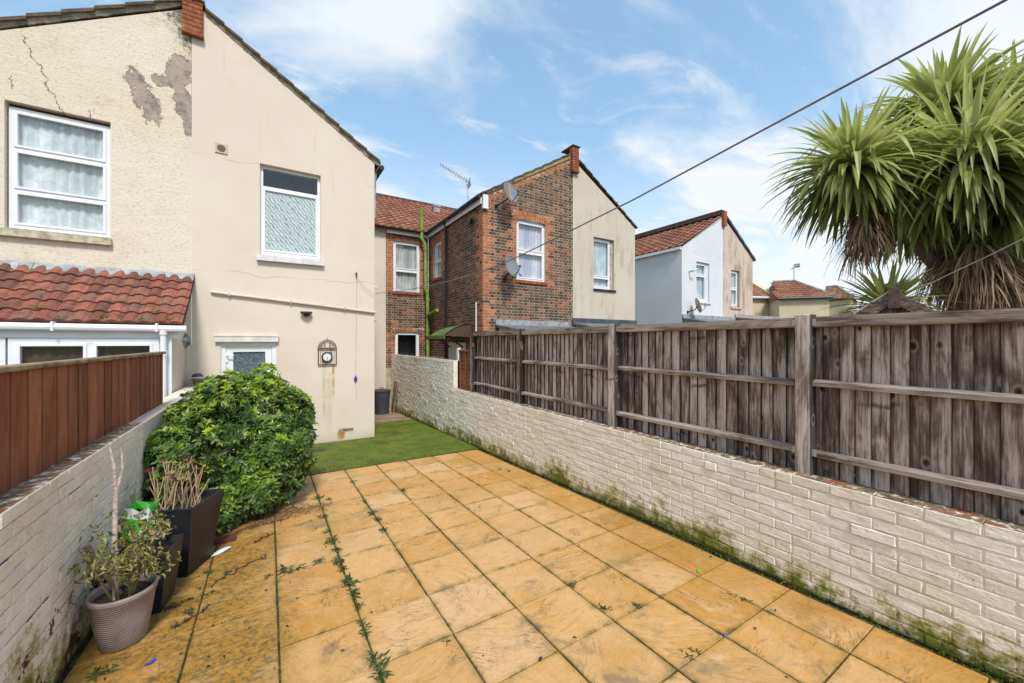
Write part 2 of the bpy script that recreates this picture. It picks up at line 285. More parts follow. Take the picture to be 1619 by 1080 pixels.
        for q in ((-2.35, 5.3, -2.3, 5.12, 0.005), (-3.1, 5.35, -3.13, 5.55, 0.005)): ck = g.m('MAXIMUM', ck, crack(*q))
        c = g.mix(g.m('MULTIPLY', ck, 0.8), c, (0.14, 0.11, 0.085))
        h = g.m('ADD', h, g.m('MULTIPLY', g.m('ADD', k, ck), -3.2))
        return c, h
    M['rough'] = render('rough_cream_render', (0.70, 0.63, 0.52), (0.68, 0.60, 0.47), (0.63, 0.55, 0.41), 1.0, 26, peel)
    M['beige'] = render('stained_beige_render', (0.56, 0.51, 0.41), (0.54, 0.47, 0.38), (0.55, 0.45, 0.37), 0.2, 40, None, (0.5, 0.74, (0.25, 0.215, 0.14)))
    M['white_r'] = render('white_render', (0.66, 0.67, 0.69), (0.62, 0.63, 0.65), (0.56, 0.57, 0.58), 0.1, 40, None, (0.58, 0.8, (0.40, 0.37, 0.33), 0.5))
    M['peach'] = render('weathered_peach_render', (0.58, 0.48, 0.40), (0.53, 0.42, 0.34), (0.60, 0.53, 0.47), 0.2, 40, None, (0.46, 0.66, (0.24, 0.17, 0.10), 0.75))
    M['far_cream'] = render('pale_cream_render', (0.60, 0.52, 0.36), (0.58, 0.49, 0.33), (0.55, 0.46, 0.32), 0.1, 30, None, (0.55, 0.8, (0.40, 0.32, 0.2), 0.5))
    # --- house brick
    g = G('stock_brick'); r = g.rnd(); n = g.noise(30, 5, 0.7); n2 = g.noise(1.3, 5)
    c = g.ramp(r, [(0, (0.05, 0.032, 0.027)), (0.2, (0.10, 0.06, 0.045)), (0.4, (0.16, 0.092, 0.062)), (0.55, (0.22, 0.115, 0.072)), (0.68, (0.27, 0.145, 0.088)), (0.74, (0.29, 0.10, 0.05)), (0.87, (0.38, 0.135, 0.06)), (1, (0.46, 0.19, 0.085))])
    c = g.scale(c, g.step(n, 0.25, 0.75, 0.7, 1.35)); c = g.mix(g.step(n2, 0.55, 0.75, 0, 0.5), c, (0.06, 0.045, 0.036))
    bx_ = g.xyz(); wet = g.m('MULTIPLY', g.m('MULTIPLY', g.step(bx_[1], 11.6, 12.1), g.step(bx_[0], 3.95, 4.2)), g.m('MULTIPLY', g.step(bx_[2], 3.6, 3.0), g.step(g.noise(2.2, 5, 0.7), 0.36, 0.56, 0.2, 0.85))); c = g.mix(wet, c, (0.03, 0.024, 0.02))   # damp stain round the leaking soil pipe
    M['brick'] = g.end(c, 0.85, g.bump(n, 0.5, 0.006), 0.2)
    M['mortar'] = plain('mortar', (0.42, 0.355, 0.26), 0.95, 0.3, 5, 0.3)
    g = G('corbel_brick'); M['redbrick'] = g.end(g.ramp(g.noise(11, 5, 0.7), [(0.3, (0.15, 0.05, 0.03)), (0.6, (0.33, 0.10, 0.045)), (0.8, (0.45, 0.28, 0.2))]), 0.85, g.bump(g.noise(60, 4), 0.5, 0.005))
    # --- roofs
    def tile(name, cs, moss):
        g = G(name); r = g.rnd(); n = g.noise(9, 6, 0.7); f = g.noise(55, 4, 0.7)
        c = g.ramp(r, cs); c = g.scale(c, g.step(f, 0.3, 0.75, 0.65, 1.3)); c = g.mix(g.step(n, 0.44, 0.68, 0, 0.8), c, (0.085, 0.05, 0.038))
        c = g.mix(g.step(g.noise(22, 5, 0.75), 0.62, 0.7, 0, 0.65), c, (0.42, 0.32, 0.25))
        if moss: c = g.mix(g.step(g.noise(4.5, 6, 0.75), 0.635, 0.69), c, (0.13, 0.15, 0.02))
        return g.end(c, 0.8, g.bump(f, 0.5, 0.006), 0.25)
    M['tile'] = tile('red_roof_tile', [(0, (0.16, 0.065, 0.047)), (0.3, (0.25, 0.085, 0.058)), (0.7, (0.35, 0.125, 0.085)), (1, (0.20, 0.10, 0.08))], True)
    M['tile_far'] = tile('brown_red_roof_tile', [(0, (0.22, 0.085, 0.05)), (0.5, (0.31, 0.12, 0.07)), (1, (0.36, 0.17, 0.11))], False)
    M['verge'] = plain('weathered_verge_tile', (0.105, 0.075, 0.05), 0.9, 0.5, 9, 0.5)
    M['verge_mortar'] = plain('verge_mortar', (0.27, 0.235, 0.18), 0.95, 0.5, 7, 0.6)
    M['ridge'] = plain('ridge_tile', (0.075, 0.058, 0.05), 0.85, 0.4, 6, 0.3)
    # --- timber
    def timber(name, dark, mid, pale, streak=1.0, knots=True, lo=0.36, hi=0.62, along='z', seam_shade=0.0):
        g = G(name); r = g.rnd()
        v0 = g.N.new('ShaderNodeVectorMath'); v0.operation = 'ADD'; g.set(v0.inputs[0], g.pos); cbx = g.N.new('ShaderNodeCombineXYZ'); g.set(cbx.inputs[0], g.m('MULTIPLY', r, 53.0)); g.set(v0.inputs[1], cbx.outputs[0]); v = v0.outputs[0]
        ax = lambda a, b: (a, a, b) if along == 'z' else (a, b, a)
        gr = g.noise(9, 6, 0.65, g.map(v, ax(7, 0.35)), 0.5); pt = g.noise(2.4, 6, 0.62, g.map(v, ax(3.4, 0.9)), 0.6); fine = g.noise(60, 4, 0.6, g.map(v, ax(5, 0.12)))
        t = g.m('ADD', g.m('MULTIPLY', gr, 0.45), g.m('ADD', g.m('MULTIPLY', pt, 0.6), g.m('MULTIPLY', g.m('SUBTRACT', r, 0.5), 0.10)))
        c = g.ramp(g.step(t, lo, hi), [(0, dark), (0.45, mid), (1, pale)]); c = g.scale(c, g.step(fine, 0.25, 0.75, 0.72, 1.25))
        c = g.scale(c, g.m('ADD', 0.84, g.m('MULTIPLY', r, 0.32)))
        if seam_shade:   # shade at the gaps and laps between boards, painted as darkened board edges
            gy = g.xyz(g.gen())[1]; e = g.m('MINIMUM', gy, g.m('SUBTRACT', 1.0, gy)); c = g.mix(g.step(g.m('ADD', e, g.m('MULTIPLY', g.m('SUBTRACT', gr, 0.5), 0.05)), seam_shade, 0.012, 0, 0.9 if knots else 0.18), c, (0.02, 0.014, 0.01))
        h = g.m('ADD', g.m('MULTIPLY', gr, 0.6), g.m('MULTIPLY', fine, 0.5))
        if knots:
            x3 = g.xyz(); wz = g.m('ADD', x3[2], g.m('ADD', g.m('MULTIPLY', g.noise(1.1, 2), 0.45), g.m('MULTIPLY', r, 0.05)))
            rows = g.m('ABSOLUTE', g.m('SUBTRACT', g.m('FRACT', g.m('DIVIDE', wz, 0.46)), 0.5)); c = g.mix(g.m('MULTIPLY', g.step(g.m('ADD', rows, g.m('MULTIPLY', g.m('SUBTRACT', gr, 0.5), 0.12)), 0.06, 0.0), g.step(g.noise(3.3, 3), 0.46, 0.6, 0, 0.75)), c, (0.05, 0.034, 0.027))
            kd = g.vor(3.4, g.map(v, (2.3, 2.3, 1.4))); kk = g.step(kd, 0.14, 0.05); c = g.mix(kk, c, (0.03, 0.02, 0.015)); c = g.mix(g.m('MULTIPLY', g.step(kd, 0.26, 0.16, 0, 0.5), g.step(kd, 0.12, 0.16)), c, (0.36, 0.29, 0.24))
        return g.end(c, 0.88, g.bump(h, 0.55 * streak, 0.006), 0.15)
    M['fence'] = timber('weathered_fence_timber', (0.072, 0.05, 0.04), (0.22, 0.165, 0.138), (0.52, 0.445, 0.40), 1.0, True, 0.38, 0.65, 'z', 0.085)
    M['rail'] = timber('weathered_rail_timber', (0.065, 0.046, 0.035), (0.165, 0.12, 0.094), (0.34, 0.28, 0.235), 1.0, False, along='y')
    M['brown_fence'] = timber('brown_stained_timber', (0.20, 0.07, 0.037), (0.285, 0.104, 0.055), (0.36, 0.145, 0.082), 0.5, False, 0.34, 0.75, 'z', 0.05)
    M['cap'] = plain('weathered_capping', (0.26, 0.19, 0.12), 0.9, 0.5, 8, 0.6)
    # --- plastics, glass, metal
    M['upvc'] = plain('white_upvc', (0.76, 0.77, 0.79), 0.35, 0.05, 3, 0.0, 0.5)
    M['white_plastic'] = plain('aged_white_plastic', (0.66, 0.64, 0.59), 0.5, 0.16, 5, 0.0, 0.4)
    M['sill'] = plain('dirty_stone_sill', (0.44, 0.38, 0.28), 0.9, 0.45, 10, 0.5)
    M['white_sill'] = plain('white_tiled_sill', (0.66, 0.65, 0.63), 0.5, 0.12, 5, 0.1)
    M['lead'] = plain('grey_lead_flashing', (0.30, 0.31, 0.31), 0.55, 0.35, 7, 0.3)
    M['felt'] = plain('grey_roof_felt', (0.14, 0.15, 0.16), 0.85, 0.4, 4, 0.4)
    M['blueflash'] = plain('slate_blue_flashing', (0.06, 0.075, 0.10), 0.6, 0.35, 4, 0.2)
    M['black'] = plain('black_plastic', (0.014, 0.014, 0.016), 0.4, 0.3, 5, 0.05, 0.4)
    M['planter'] = plain('black_resin_planter', (0.016, 0.017, 0.022), 0.5, 0.5, 4, 0.1, 0.4)
    M['bin'] = plain('dark_grey_bin', (0.05, 0.055, 0.062), 0.5, 0.3, 5, 0.1, 0.4)
    M['metal'] = plain('galvanised_metal', (0.42, 0.43, 0.44), 0.45, 0.3, 10, 0.1, 0.5, 0.6)
    M['iron'] = plain('bronzed_iron', (0.085, 0.05, 0.03), 0.6, 0.5, 25, 0.3)
    M['dish'] = plain('grey_dish_paint', (0.20, 0.215, 0.24), 0.5, 0.15, 3, 0.05)
    M['green_pipe'] = plain('green_painted_pipe', (0.20, 0.28, 0.055), 0.55, 0.35, 4, 0.2, 0.4)
    M['green_canopy'] = plain('mossy_green_canopy', (0.12, 0.17, 0.055), 0.8, 0.5, 9, 0.5)
    M['cable'] = plain('cable_sheath', (0.055, 0.045, 0.075), 0.55, 0.2, 4, 0.0)
    M['line'] = plain('pale_cord', (0.42, 0.38, 0.40), 0.7, 0.1, 4, 0.0)
    M['clock_face'] = plain('white_clock_face', (0.72, 0.72, 0.68), 0.5, 0.05, 10, 0.0)
    M['purple'] = plain('purple_plastic', (0.09, 0.05, 0.40), 0.5, 0.2, 9, 0.0)
    M['lime'] = plain('lime_plastic', (0.08, 0.62, 0.05), 0.4, 0.1, 9, 0.0)
    M['blue'] = plain('blue_plastic', (0.05, 0.16, 0.55), 0.4, 0.1, 9, 0.0)
    M['paper'] = plain('white_card', (0.72, 0.74, 0.78), 0.7, 0.06, 9, 0.0)
    M['orange'] = plain('rust_orange_paint', (0.62, 0.27, 0.05), 0.7, 0.2, 9, 0.0)
    g = G('compost_sack'); M['sack'] = g.end(g.ramp(g.noise(7, 3, 0.5, None, 0.8), [(0.44, (0.06, 0.42, 0.04)), (0.52, (0.10, 0.55, 0.05)), (0.56, (0.75, 0.78, 0.75)), (0.66, (0.62, 0.66, 0.66)), (0.7, (0.03, 0.16, 0.03))]), 0.35, None, 0.5)
    g = G('grey_terracotta'); x = g.xyz(); w = g.N.new('ShaderNodeTexWave'); w.wave_type = 'BANDS'; w.bands_direction = 'Z'; g.set(w.inputs['Scale'], 24); g.set(w.inputs['Distortion'], 1.5); g.set(w.inputs['Vector'], g.pos)
    M['pot'] = g.end(g.scale((0.26, 0.205, 0.20), g.step(g.noise(7, 5, 0.6), 0.3, 0.7, 0.8, 1.2)), 0.6, g.bump(w.outputs['Fac'], 0.35, 0.006), 0.35)
    g = G('potting_soil'); M['psoil'] = g.end(g.ramp(g.noise(40, 5, 0.7), [(0.35, (0.02, 0.014, 0.01)), (0.7, (0.07, 0.05, 0.03))]), 0.95, g.bump(g.noise(60, 4), 0.8, 0.02))
    # glass: clear pane that mirrors the sky at its Fresnel rate
    def glass(name, tint, k=1.0, rough=0.02):
        g = G(name); N = g.N; tr = N.new('ShaderNodeBsdfTransparent'); tr.inputs[0].default_value = (*tint, 1)
        gl = N.new('ShaderNodeBsdfGlossy'); gl.inputs['Roughness'].default_value = rough
        gp = g.pos; dt = N.new('ShaderNodeVectorMath'); dt.operation = 'DOT_PRODUCT'; g.set(dt.inputs[0], g._p.outputs['Normal']); g.set(dt.inputs[1], g._p.outputs['Incoming']); ca = g.m('ABSOLUTE', dt.outputs['Value']); mxs = N.new('ShaderNodeMixShader')
        g.set(mxs.inputs[0], g.m('ADD', 0.05*k, g.m('MULTIPLY', g.m('POWER', g.m('SUBTRACT', 1.0, ca), 5.0), 0.9))); g.set(mxs.inputs[1], tr.outputs[0]); g.set(mxs.inputs[2], gl.outputs[0])
        g.set(N['Material Output'].inputs[0], mxs.outputs[0]); return g.mat
    M['glass'] = glass('window_glass', (0.94, 0.96, 0.96)); M['glass_dark'] = glass('tinted_glass', (0.35, 0.4, 0.44))
    def net(name, c1, c2, sc, s=(1, 1, 1)):
        g = G(name); a = g.noise(sc, 5, 0.65, g.map(None, (1, 1, 0.75))); f = g.noise(3.6, 4, 0.5, g.map(None, (3, 3, 0.12)))
        c = g.mix(g.step(a, 0.46, 0.58), c1, c2); return g.end(g.scale(c, g.step(f, 0.3, 0.7, 0.72, 1.1)), 0.9)
    M['net'] = net('floral_net_curtain', (0.70, 0.73, 0.74), (0.86, 0.88, 0.88), 9)
    M['drape'] = net('grey_curtain', (0.55, 0.56, 0.56), (0.70, 0.70, 0.68), 4)
    M['blue_drape'] = net('pale_blue_curtain', (0.50, 0.58, 0.64), (0.66, 0.72, 0.76), 4)
    M['lilac_drape'] = net('lilac_curtain', (0.60, 0.60, 0.74), (0.76, 0.75, 0.84), 2)
    M['room'] = plain('dim_room', (0.05, 0.05, 0.055), 0.9, 0.4, 2, 0)
    M['wood_in'] = plain('brown_blind', (0.085, 0.055, 0.03), 0.8, 0.4, 3, 0)
    # patterned privacy glass: swirling relief on a pale panel
    g = G('patterned_glass'); x = g.xyz(); w = g.N.new('ShaderNodeTexWave'); w.wave_type = 'BANDS'; w.bands_direction = 'DIAGONAL'; g.set(w.inputs['Scale'], 9); g.set(w.inputs['Distortion'], 6); g.set(w.inputs['Detail'], 2.5); g.set(w.inputs['Detail Scale'], 1.6); g.set(w.inputs['Vector'], g.map(None, (1, 1, 0.8)))
    c = g.ramp(w.outputs['Fac'], [(0.0, (0.20, 0.27, 0.28)), (0.28, (0.40, 0.47, 0.48)), (0.8, (0.52, 0.59, 0.60))]); M['pattern'] = g.end(c, 0.22, g.bump(w.outputs['Fac'], 0.3, 0.004), 0.5)
    g = G('door_glass'); n = g.noise(40, 4, 0.7, None, 1.5); M['door_glass'] = g.end(g.ramp(n, [(0.38, (0.025, 0.04, 0.05)), (0.52, (0.09, 0.12, 0.135)), (0.66, (0.32, 0.38, 0.40))]), 0.2, g.bump(n, 0.6, 0.01), 0.6)
    # --- foliage
    def leaf(name, stops, rough=0.4, spec=0.5, trans=0.25):
        g = G(name); c = g.ramp(g.rnd(), stops); c = g.scale(c, g.step(g.noise(9, 3), 0.3, 0.7, 0.88, 1.12))
        tl = g.N.new('ShaderNodeBsdfTranslucent'); g.set(tl.inputs[0], c); mxs = g.N.new('ShaderNodeMixShader'); mxs.inputs[0].default_value = trans
        g.end(c, rough, None, spec); g.set(mxs.inputs[1], g.b.outputs[0]); g.set(mxs.inputs[2], tl.outputs[0]); g.set(g.N['Material Output'].inputs[0], mxs.outputs[0]); return g.mat
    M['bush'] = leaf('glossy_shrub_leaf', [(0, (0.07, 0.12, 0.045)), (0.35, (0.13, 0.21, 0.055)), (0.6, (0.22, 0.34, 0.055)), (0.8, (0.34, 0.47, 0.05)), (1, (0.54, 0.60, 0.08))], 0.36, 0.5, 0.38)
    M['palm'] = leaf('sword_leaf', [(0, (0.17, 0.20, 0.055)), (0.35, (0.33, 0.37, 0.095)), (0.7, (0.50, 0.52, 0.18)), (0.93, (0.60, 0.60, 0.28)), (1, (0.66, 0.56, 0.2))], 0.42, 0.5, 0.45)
    M['dead'] = leaf('dead_leaf_skirt', [(0, (0.10, 0.06, 0.035)), (0.5, (0.27, 0.18, 0.11)), (1, (0.48, 0.36, 0.23))], 0.8, 0.2)
    M['dry'] = leaf('withered_leaf', [(0, (0.09, 0.09, 0.03)), (0.4, (0.22, 0.22, 0.06)), (0.75, (0.34, 0.33, 0.11)), (1, (0.40, 0.31, 0.16))], 0.8, 0.2)
    M['weed'] = leaf('weed_leaf', [(0, (0.035, 0.06, 0.02)), (0.6, (0.07, 0.12, 0.03)), (1, (0.13, 0.18, 0.05))], 0.6, 0.3)
    M['moss'] = leaf('moss', [(0, (0.05, 0.06, 0.012)), (0.5, (0.15, 0.17, 0.025)), (1, (0.29, 0.31, 0.05))], 0.9, 0.1)
    M['bark'] = plain('grey_bark', (0.17, 0.125, 0.09), 0.9, 0.45, 9, 0.9)
    M['stalk'] = plain('dry_straw_stalk', (0.43, 0.31, 0.19), 0.8, 0.3, 9, 0.1)
    M['dry_stem'] = plain('dry_olive_stem', (0.20, 0.17, 0.08), 0.85, 0.4, 20, 0.2)
    M['pinkstalk'] = plain('scarred_pinkish_stalk', (0.42, 0.34, 0.31), 0.8, 0.4, 40, 0.8)
    M['seed'] = plain('dark_red_seed_head', (0.12, 0.04, 0.03), 0.9, 0.4, 40, 0.3)
    M['litter'] = plain('dark_leaf_litter', (0.055, 0.038, 0.03), 0.9, 0.5, 30, 0.2)
mats()

# ------------------------------------------------------------------ generic building pieces
Y0 = 8.506                                # rear face of the house extensions along the terrace
TF = lambda a, z, d: (a, Y0+d, z)         # facade facing the garden
def TX(X, s=1): return lambda a, z, d: (X+s*d, a, z)
def TY(Y): return lambda a, z, d: (a, Y+d, z)
def lin(pts):
    def f(a):
        for (x0, z0), (x1, z1) in zip(pts, pts[1:]):
            if x0-1e-9 <= a <= x1+1e-9: return z0+(z1-z0)*(a-x0)/(x1-x0)
        return pts[-1][1]
    return f
def facade(mb, T, prof, z0, holes=(), reveal=0.14, d=0.0):
    top = lin(prof); xs = sorted({p[0] for p in prof} | {h[0] for h in holes} | {h[1] for h in holes})
    for l, r in zip(xs, xs[1:]):
        m = (l+r)/2; z = z0
        for h in sorted([h for h in holes if h[0]-1e-6 <= m <= h[1]+1e-6], key=lambda h: h[2]):
            mb.face([T(l, z, d), T(r, z, d), T(r, h[2], d), T(l, h[2], d)]); z = h[3]
        mb.face([T(l, z, d), T(r, z, d), T(r, top(r), d), T(l, top(l), d)])
    for a0, a1, b0, b1 in [h[:4] for h in holes]:
        for q in (((a0, b0), (a1, b0)), ((a1, b0), (a1, b1)), ((a1, b1), (a0, b1)), ((a0, b1), (a0, b0))):
            mb.face([T(*q[0], d), T(*q[1], d), T(*q[1], d+reveal), T(*q[0], d+reveal)])
def folds(mb, T, a0, a1, z0, z1, d, amp=0.02, per=0.11):
    n = max(8, int((a1-a0)/per*6)); v = []
    for i in range(n+1):
        a = a0+(a1-a0)*i/n; dd = d+amp*(sin(2*pi*a/per)+0.5*sin(2*pi*a/(per*2.7)+1)); v += [T(a, z0, dd), T(a, z1, dd)]
    mb.mesh(v, [(2*i, 2*i+2, 2*i+3, 2*i+1) for i in range(n)])
def window(parent, T, a0, a1, z0, z1, d=0.09, fw=0.055, bars=(), cells=None, back='drape', label=None, glass='glass', vbars=()):
    """uPVC window: outer frame, transoms, a sash round each light, glass, and what hangs behind"""
    f = MB()
    f.tbox(T, a0, a1, z0, z0+fw, d, d+0.07); f.tbox(T, a0, a1, z1-fw, z1, d, d+0.07)
    f.tbox(T, a0, a0+fw, z0+fw, z1-fw, d, d+0.07); f.tbox(T, a1-fw, a1, z0+fw, z1-fw, d, d+0.07)
    for b in bars: f.tbox(T, a0+fw, a1-fw, b-fw*0.45, b+fw*0.45, d+0.003, d+0.068)
    for b in vbars: f.tbox(T, b-fw*0.45, b+fw*0.45, z0+fw, z1-fw, d+0.004, d+0.067)
    zz = [z0+fw]+[x for b in bars for x in (b-fw*0.45, b+fw*0.45)]+[z1-fw]; aa = [a0+fw]+[x for b in vbars for x in (b-fw*0.45, b+fw*0.45)]+[a1-fw]
    lights = [(aa[2*i], aa[2*i+1], zz[2*k], zz[2*k+1]) for i in range(len(aa)//2) for k in range(len(zz)//2)]
    for i, (l, r, b, t) in enumerate(lights):
        if cells and cells[i] == 'fixed': continue
        w = 0.032
        f.tbox(T, l, r, b, b+w, d-0.012, d+0.05); f.tbox(T, l, r, t-w, t, d-0.012, d+0.05); f.tbox(T, l, l+w, b+w, t-w, d-0.012, d+0.05); f.tbox(T, r-w, r, b+w, t-w, d-0.012, d+0.05)
    wo = f.build('window', M['upvc'], parent)
    if label: wo['label'] = label
    for (l, r, b, t) in lights:
        p = MB(); p.tbox(T, l+0.005, r-0.005, b+0.005, t-0.005, d+0.026, d+0.032); p.build('pane', M[glass], wo)
    c = MB()
    if back in ('room',): c.face([T(a0, z0, d+0.45), T(a1, z0, d+0.45), T(a1, z1, d+0.45), T(a0, z1, d+0.45)])
    else: folds(c, T, a0+0.01, a1-0.01, z0+0.01, z1-0.01, d+0.085, 0.010)
    if back == 'room':
        for q in (((a0, z0), (a1, z0)), ((a1, z0), (a1, z1)), ((a1, z1), (a0, z1)), ((a0, z1), (a0, z0))): c.face([T(*q[0], d+0.07), T(*q[1], d+0.07), T(*q[1], d+0.45), T(*q[0], d+0.45)])
    c.build('curtain' if back != 'room' else 'room_behind', M[back], wo, smooth=back != 'room')
    return wo
def roof_field(mb, P, U, V, nu, nv, pitch=0.02):
    """interlocking tiles on the parallelogram P + u*U + v*V (v from eave to ridge); each tile a low roll stepped over the one below"""
    P, U, V = Vector(P), Vector(U), Vector(V); n = U.cross(V).normalized()
    if n.z < 0: n = -n
    for j in range(nv):
        for i in range(nu):
            mb.cur = random.random(); mb.mesh(*tile_geo(P, U, V, n, i, j, nu, nv, pitch))
def tile_geo(P, U, V, n, i, j, nu, nv, h):
    v0, v1 = j/nv, min(1.0, (j+1.12)/nv); prof = [(0, 0.0), (0.12, 0.0), (0.28, 0.75), (0.5, 1.0), (0.72, 0.75), (0.88, 0.0), (1.0, 0.0)]
    vs = []
    for vv, base in ((v0, h*1.1), (v1, h*0.1)):
        for a, k in prof: vs.append(P+U*((i+a)/nu)+V*vv+n*(base+k*h))
    for a, k in prof: vs.append(P+U*((i+a)/nu)+V*v0+n*(base*0-0.004+k*h*0.25))
    m = len(prof); f = [(q, q+1, m+q+1, m+q) for q in range(m-1)]+[(q, 2*m+q, 2*m+q+1, q+1) for q in range(m-1)]
    return vs, f
def flemish(a0, a1, z0, top, holes, course=0.075, joint=0.0115, off=0.0, stretch=False):
    """brick rectangles (l, r, zb, zt, is_header) inside the wall outline and clear of openings"""
    out = []; z = z0; k = 0; zmax = max(top(a0), top(a1), top((a0+a1)/2))
    while z+course < zmax:
        a = a0-(0.169 if k % 2 else 0.0)-off; i = 0
        while a < a1:
            w = (0.215 if (i % 2 == 0 or stretch) else 0.1025); l, r = max(a, a0), min(a+w, a1); zb, zt = z, z+course-joint
            a += w+joint; i += 1
            for h in holes:
                if zb < h[3]-0.01 and zt > h[2]+0.01:
                    if l < h[0] < r <= h[1]+0.3 and r <= h[1]: r = h[0]-0.004
                    elif h[0] <= l < h[1] < r: l = h[1]+0.004
                    elif l >= h[0] and r <= h[1]: l = r
            if r-l < 0.03 or zb > min(top(l), top(r))-0.02: continue
            out.append((l, r, zb, min(zt, max(min(top(l), top(r))-0.004, zb+0.015)), w < 0.2))
        z += course; k += 1
    return out
def cam_dist(p): return sqrt(p[0]**2+p[1]**2+(p[2]-CAM_H)**2)

# ------------------------------------------------------------------ ground, patio, turf, alley
g = MB(); S = 40
xs = [-400, -60, -20, -5, -1.2, 3.5, 8, 20, 60, 400]; ys = [-400, -60, -20, -5, 0, 6, 13, 30, 80, 400]
def gf(x, y): return gz(max(-5, min(8, x)), max(-5, min(13, y)))-0.06
g.mesh([(x, y, gf(x, y)) for y in ys for x in xs], [(j*10+i, j*10+i+1, j*10+11+i, j*10+10+i) for j in range(9) for i in range(9)])
tag(g.build('ground', M['ground']), kind='structure')
XW, XL = 3.26, -0.96                      # inner faces of the two garden walls
YE = 6.32                                 # patio meets the artificial turf here
def gsheet(x0, x1, y0, y1, dz, nx=1, ny=1):
    m = MB(); m.mesh([(x0+(x1-x0)*i/nx, y0+(y1-y0)*j/ny, gz(x0+(x1-x0)*i/nx, y0+(y1-y0)*j/ny)+dz) for j in range(ny+1) for i in range(nx+1)], [(j*(nx+1)+i, j*(nx+1)+i+1, (j+1)*(nx+1)+i+1, (j+1)*(nx+1)+i) for j in range(ny) for i in range(nx)]); return m
patio = gsheet(XL-0.1, XW+0.1, -1.6, 8.6, -0.014).build('patio', M['soil']); tag(patio, kind='structure')
SP = 0.46
cols_ = [XL+0.02]+[0.0498+SP*k for k in range(-2, 8) if XL+0.1 < 0.0498+SP*k < XW-0.08]+[XW-0.045]
rows_ = [YE]+[(13.8446-j)*SP for j in range(1, 18)]
def slab(x0, x1, y0, y1):
    m = MB(); j = lambda k: random.uniform(-k, k); t = (j(0.0025), j(0.004), j(0.004)); cx, cy = (x0+x1)/2, (y0+y1)/2
    T = lambda a, b, d: (a, b, gz(a, b)-d+t[0]+t[1]*(a-cx)+t[2]*(b-cy))
    gx, gy = random.uniform(0.004, 0.007), random.uniform(0.003, 0.006)
    m.piece(T, x0+gx, x1-gx, y0+gy, y1-gy, 0, 0.03, 0.004, 0.0015); return m.build('slab', M['slab'], patio)
for jx in range(len(cols_)-1):
    for jy in range(len(rows_)-1):
        slab(cols_[jx], cols_[jx+1], rows_[jy+1], rows_[jy])
YA = 10.25                                # turf gives way to old concrete in the side alley
turf = gsheet(XL, XW, YE, YA, 0.006, 12, 12).build('artificial_turf', M['turf']); tag(turf, kind='structure')
bl = MB()
for i in range(26000):
    x = random.uniform(0.2, XW-0.01); y = YE+(YA-YE)*random.random()**1.6
    if y > Y0 and x < 1.9: continue
    bl.cur = random.random(); a = random.uniform(0, 2*pi); h = random.uniform(0.006, 0.016); w = 0.0035; z = gz(x, y)+0.005; lx, ly = random.uniform(-.012, .012), random.uniform(-.012, .012)
    bl.face([(x-w*cos(a), y-w*sin(a), z), (x+w*cos(a), y+w*sin(a), z), (x+lx, y+ly, z+h)])
tag(bl.build('turf_pile', M['blade']), 'short green plastic pile of the artificial turf', 'turf', kind='stuff')
tag(gsheet(1.7, 4.4, YA, 12.5, 0.002).build('alley_concrete', M['concrete']), kind='structure')

# ------------------------------------------------------------------ right garden wall: white painted brick
def garden_wall(name, label, T, runs, mat, depth, maxparts, skip=None):
    """runs: (y0, y1, ztop); bricks by course, the nearest ones objects of their own, the rest one part"""
    w = thing(name, T(runs[0][0], gz(XW, runs[0][0]), depth/2), label, 'wall')
    core = MB()
    for y0, y1, zt in runs: core.tbox(T, y0, y1, gz(0, (y0+y1)/2)-0.4, zt-0.006, 0.0055, depth)
    core.build('wall_core', M['joint_r' if mat == M['paint_r'] else 'joint_l'], w)
    bs = []
    for y0, y1, zt in runs:
        n = int((zt-gz(XW, (y0+y1)/2)+0.3)/0.0735); y_off = random.random()*0.2
        for k in range(n):
            z1 = zt-k*0.0735; z0 = z1-0.0655; a = y0+(0.1125 if k % 2 else 0)-y_off
            if z1 < gz(0, y1 if y1 < 7 else y0)-0.03: continue
            while a < y1:
                two = random.random() < 0.12
                for c0, c1 in (((0, .2165),) if not two else ((0, .104), (.1125, .2165))):
                    l, r = max(a+c0, y0), min(a+c1, y1); wv = 0.007*mnoise.noise(Vector((l*0.9, k*0.15, 4.0)))*(k > 0)
                    if r-l > 0.04: bs.append((l+random.uniform(-.002, .002), r+random.uniform(-.002, .002), z0+wv+random.uniform(-.002, .002), z1+wv+(random.uniform(-.002, .002) if k else 0)))
                a += 0.225
    bs.sort(key=lambda b: cam_dist(T((b[0]+b[1])/2, (b[2]+b[3])/2, 0))); vis = [b for b in bs if (skip is None or not skip(b))]
    rest = MB()
    for i, b in enumerate(vis):
        m = MB() if i < maxparts else rest; m.cur = random.random()
        d0 = random.uniform(-0.002, 0.0015) if random.random() > 0.04 else -0.008
        m.piece(T, b[0], b[1], b[2], b[3], d0, depth*0.45 if b[3] > runs[0][2]-0.01 or b[3] > 1.25 else 0.03, 0.0045, 0.0025)
        if i < maxparts: m.build('brick', mat, w)
    if rest.f: o = rest.build('far_brickwork', mat, w); o['kind'] = 'stuff'
    return w
garden_wall('garden_wall', 'long white painted brick wall with moss along its foot, under the grey fence', TX(XW), [(-1.0, 7.5, 0.752), (7.5, 12.36, 1.335)], M['paint_r'], 0.215, 300, lambda b: b[1] < 0.15)
garden_wall('boundary_wall', 'low white brick wall with flaking paint below the brown fence', TX(XL, -1), [(0.9, 4.72, 1.008)], M['paint_l'], 0.215, 300, lambda b: b[1] < 1.6)
lw = MB(); lw.box(XL-0.21, XL-0.005, 4.72, Y0, gz(-1, 6)-0.3, 0.99); tag(lw.build('rendered_wall', M['cream']), 'cream rendered low wall behind the leafy shrub, meeting the brown fence', 'wall')
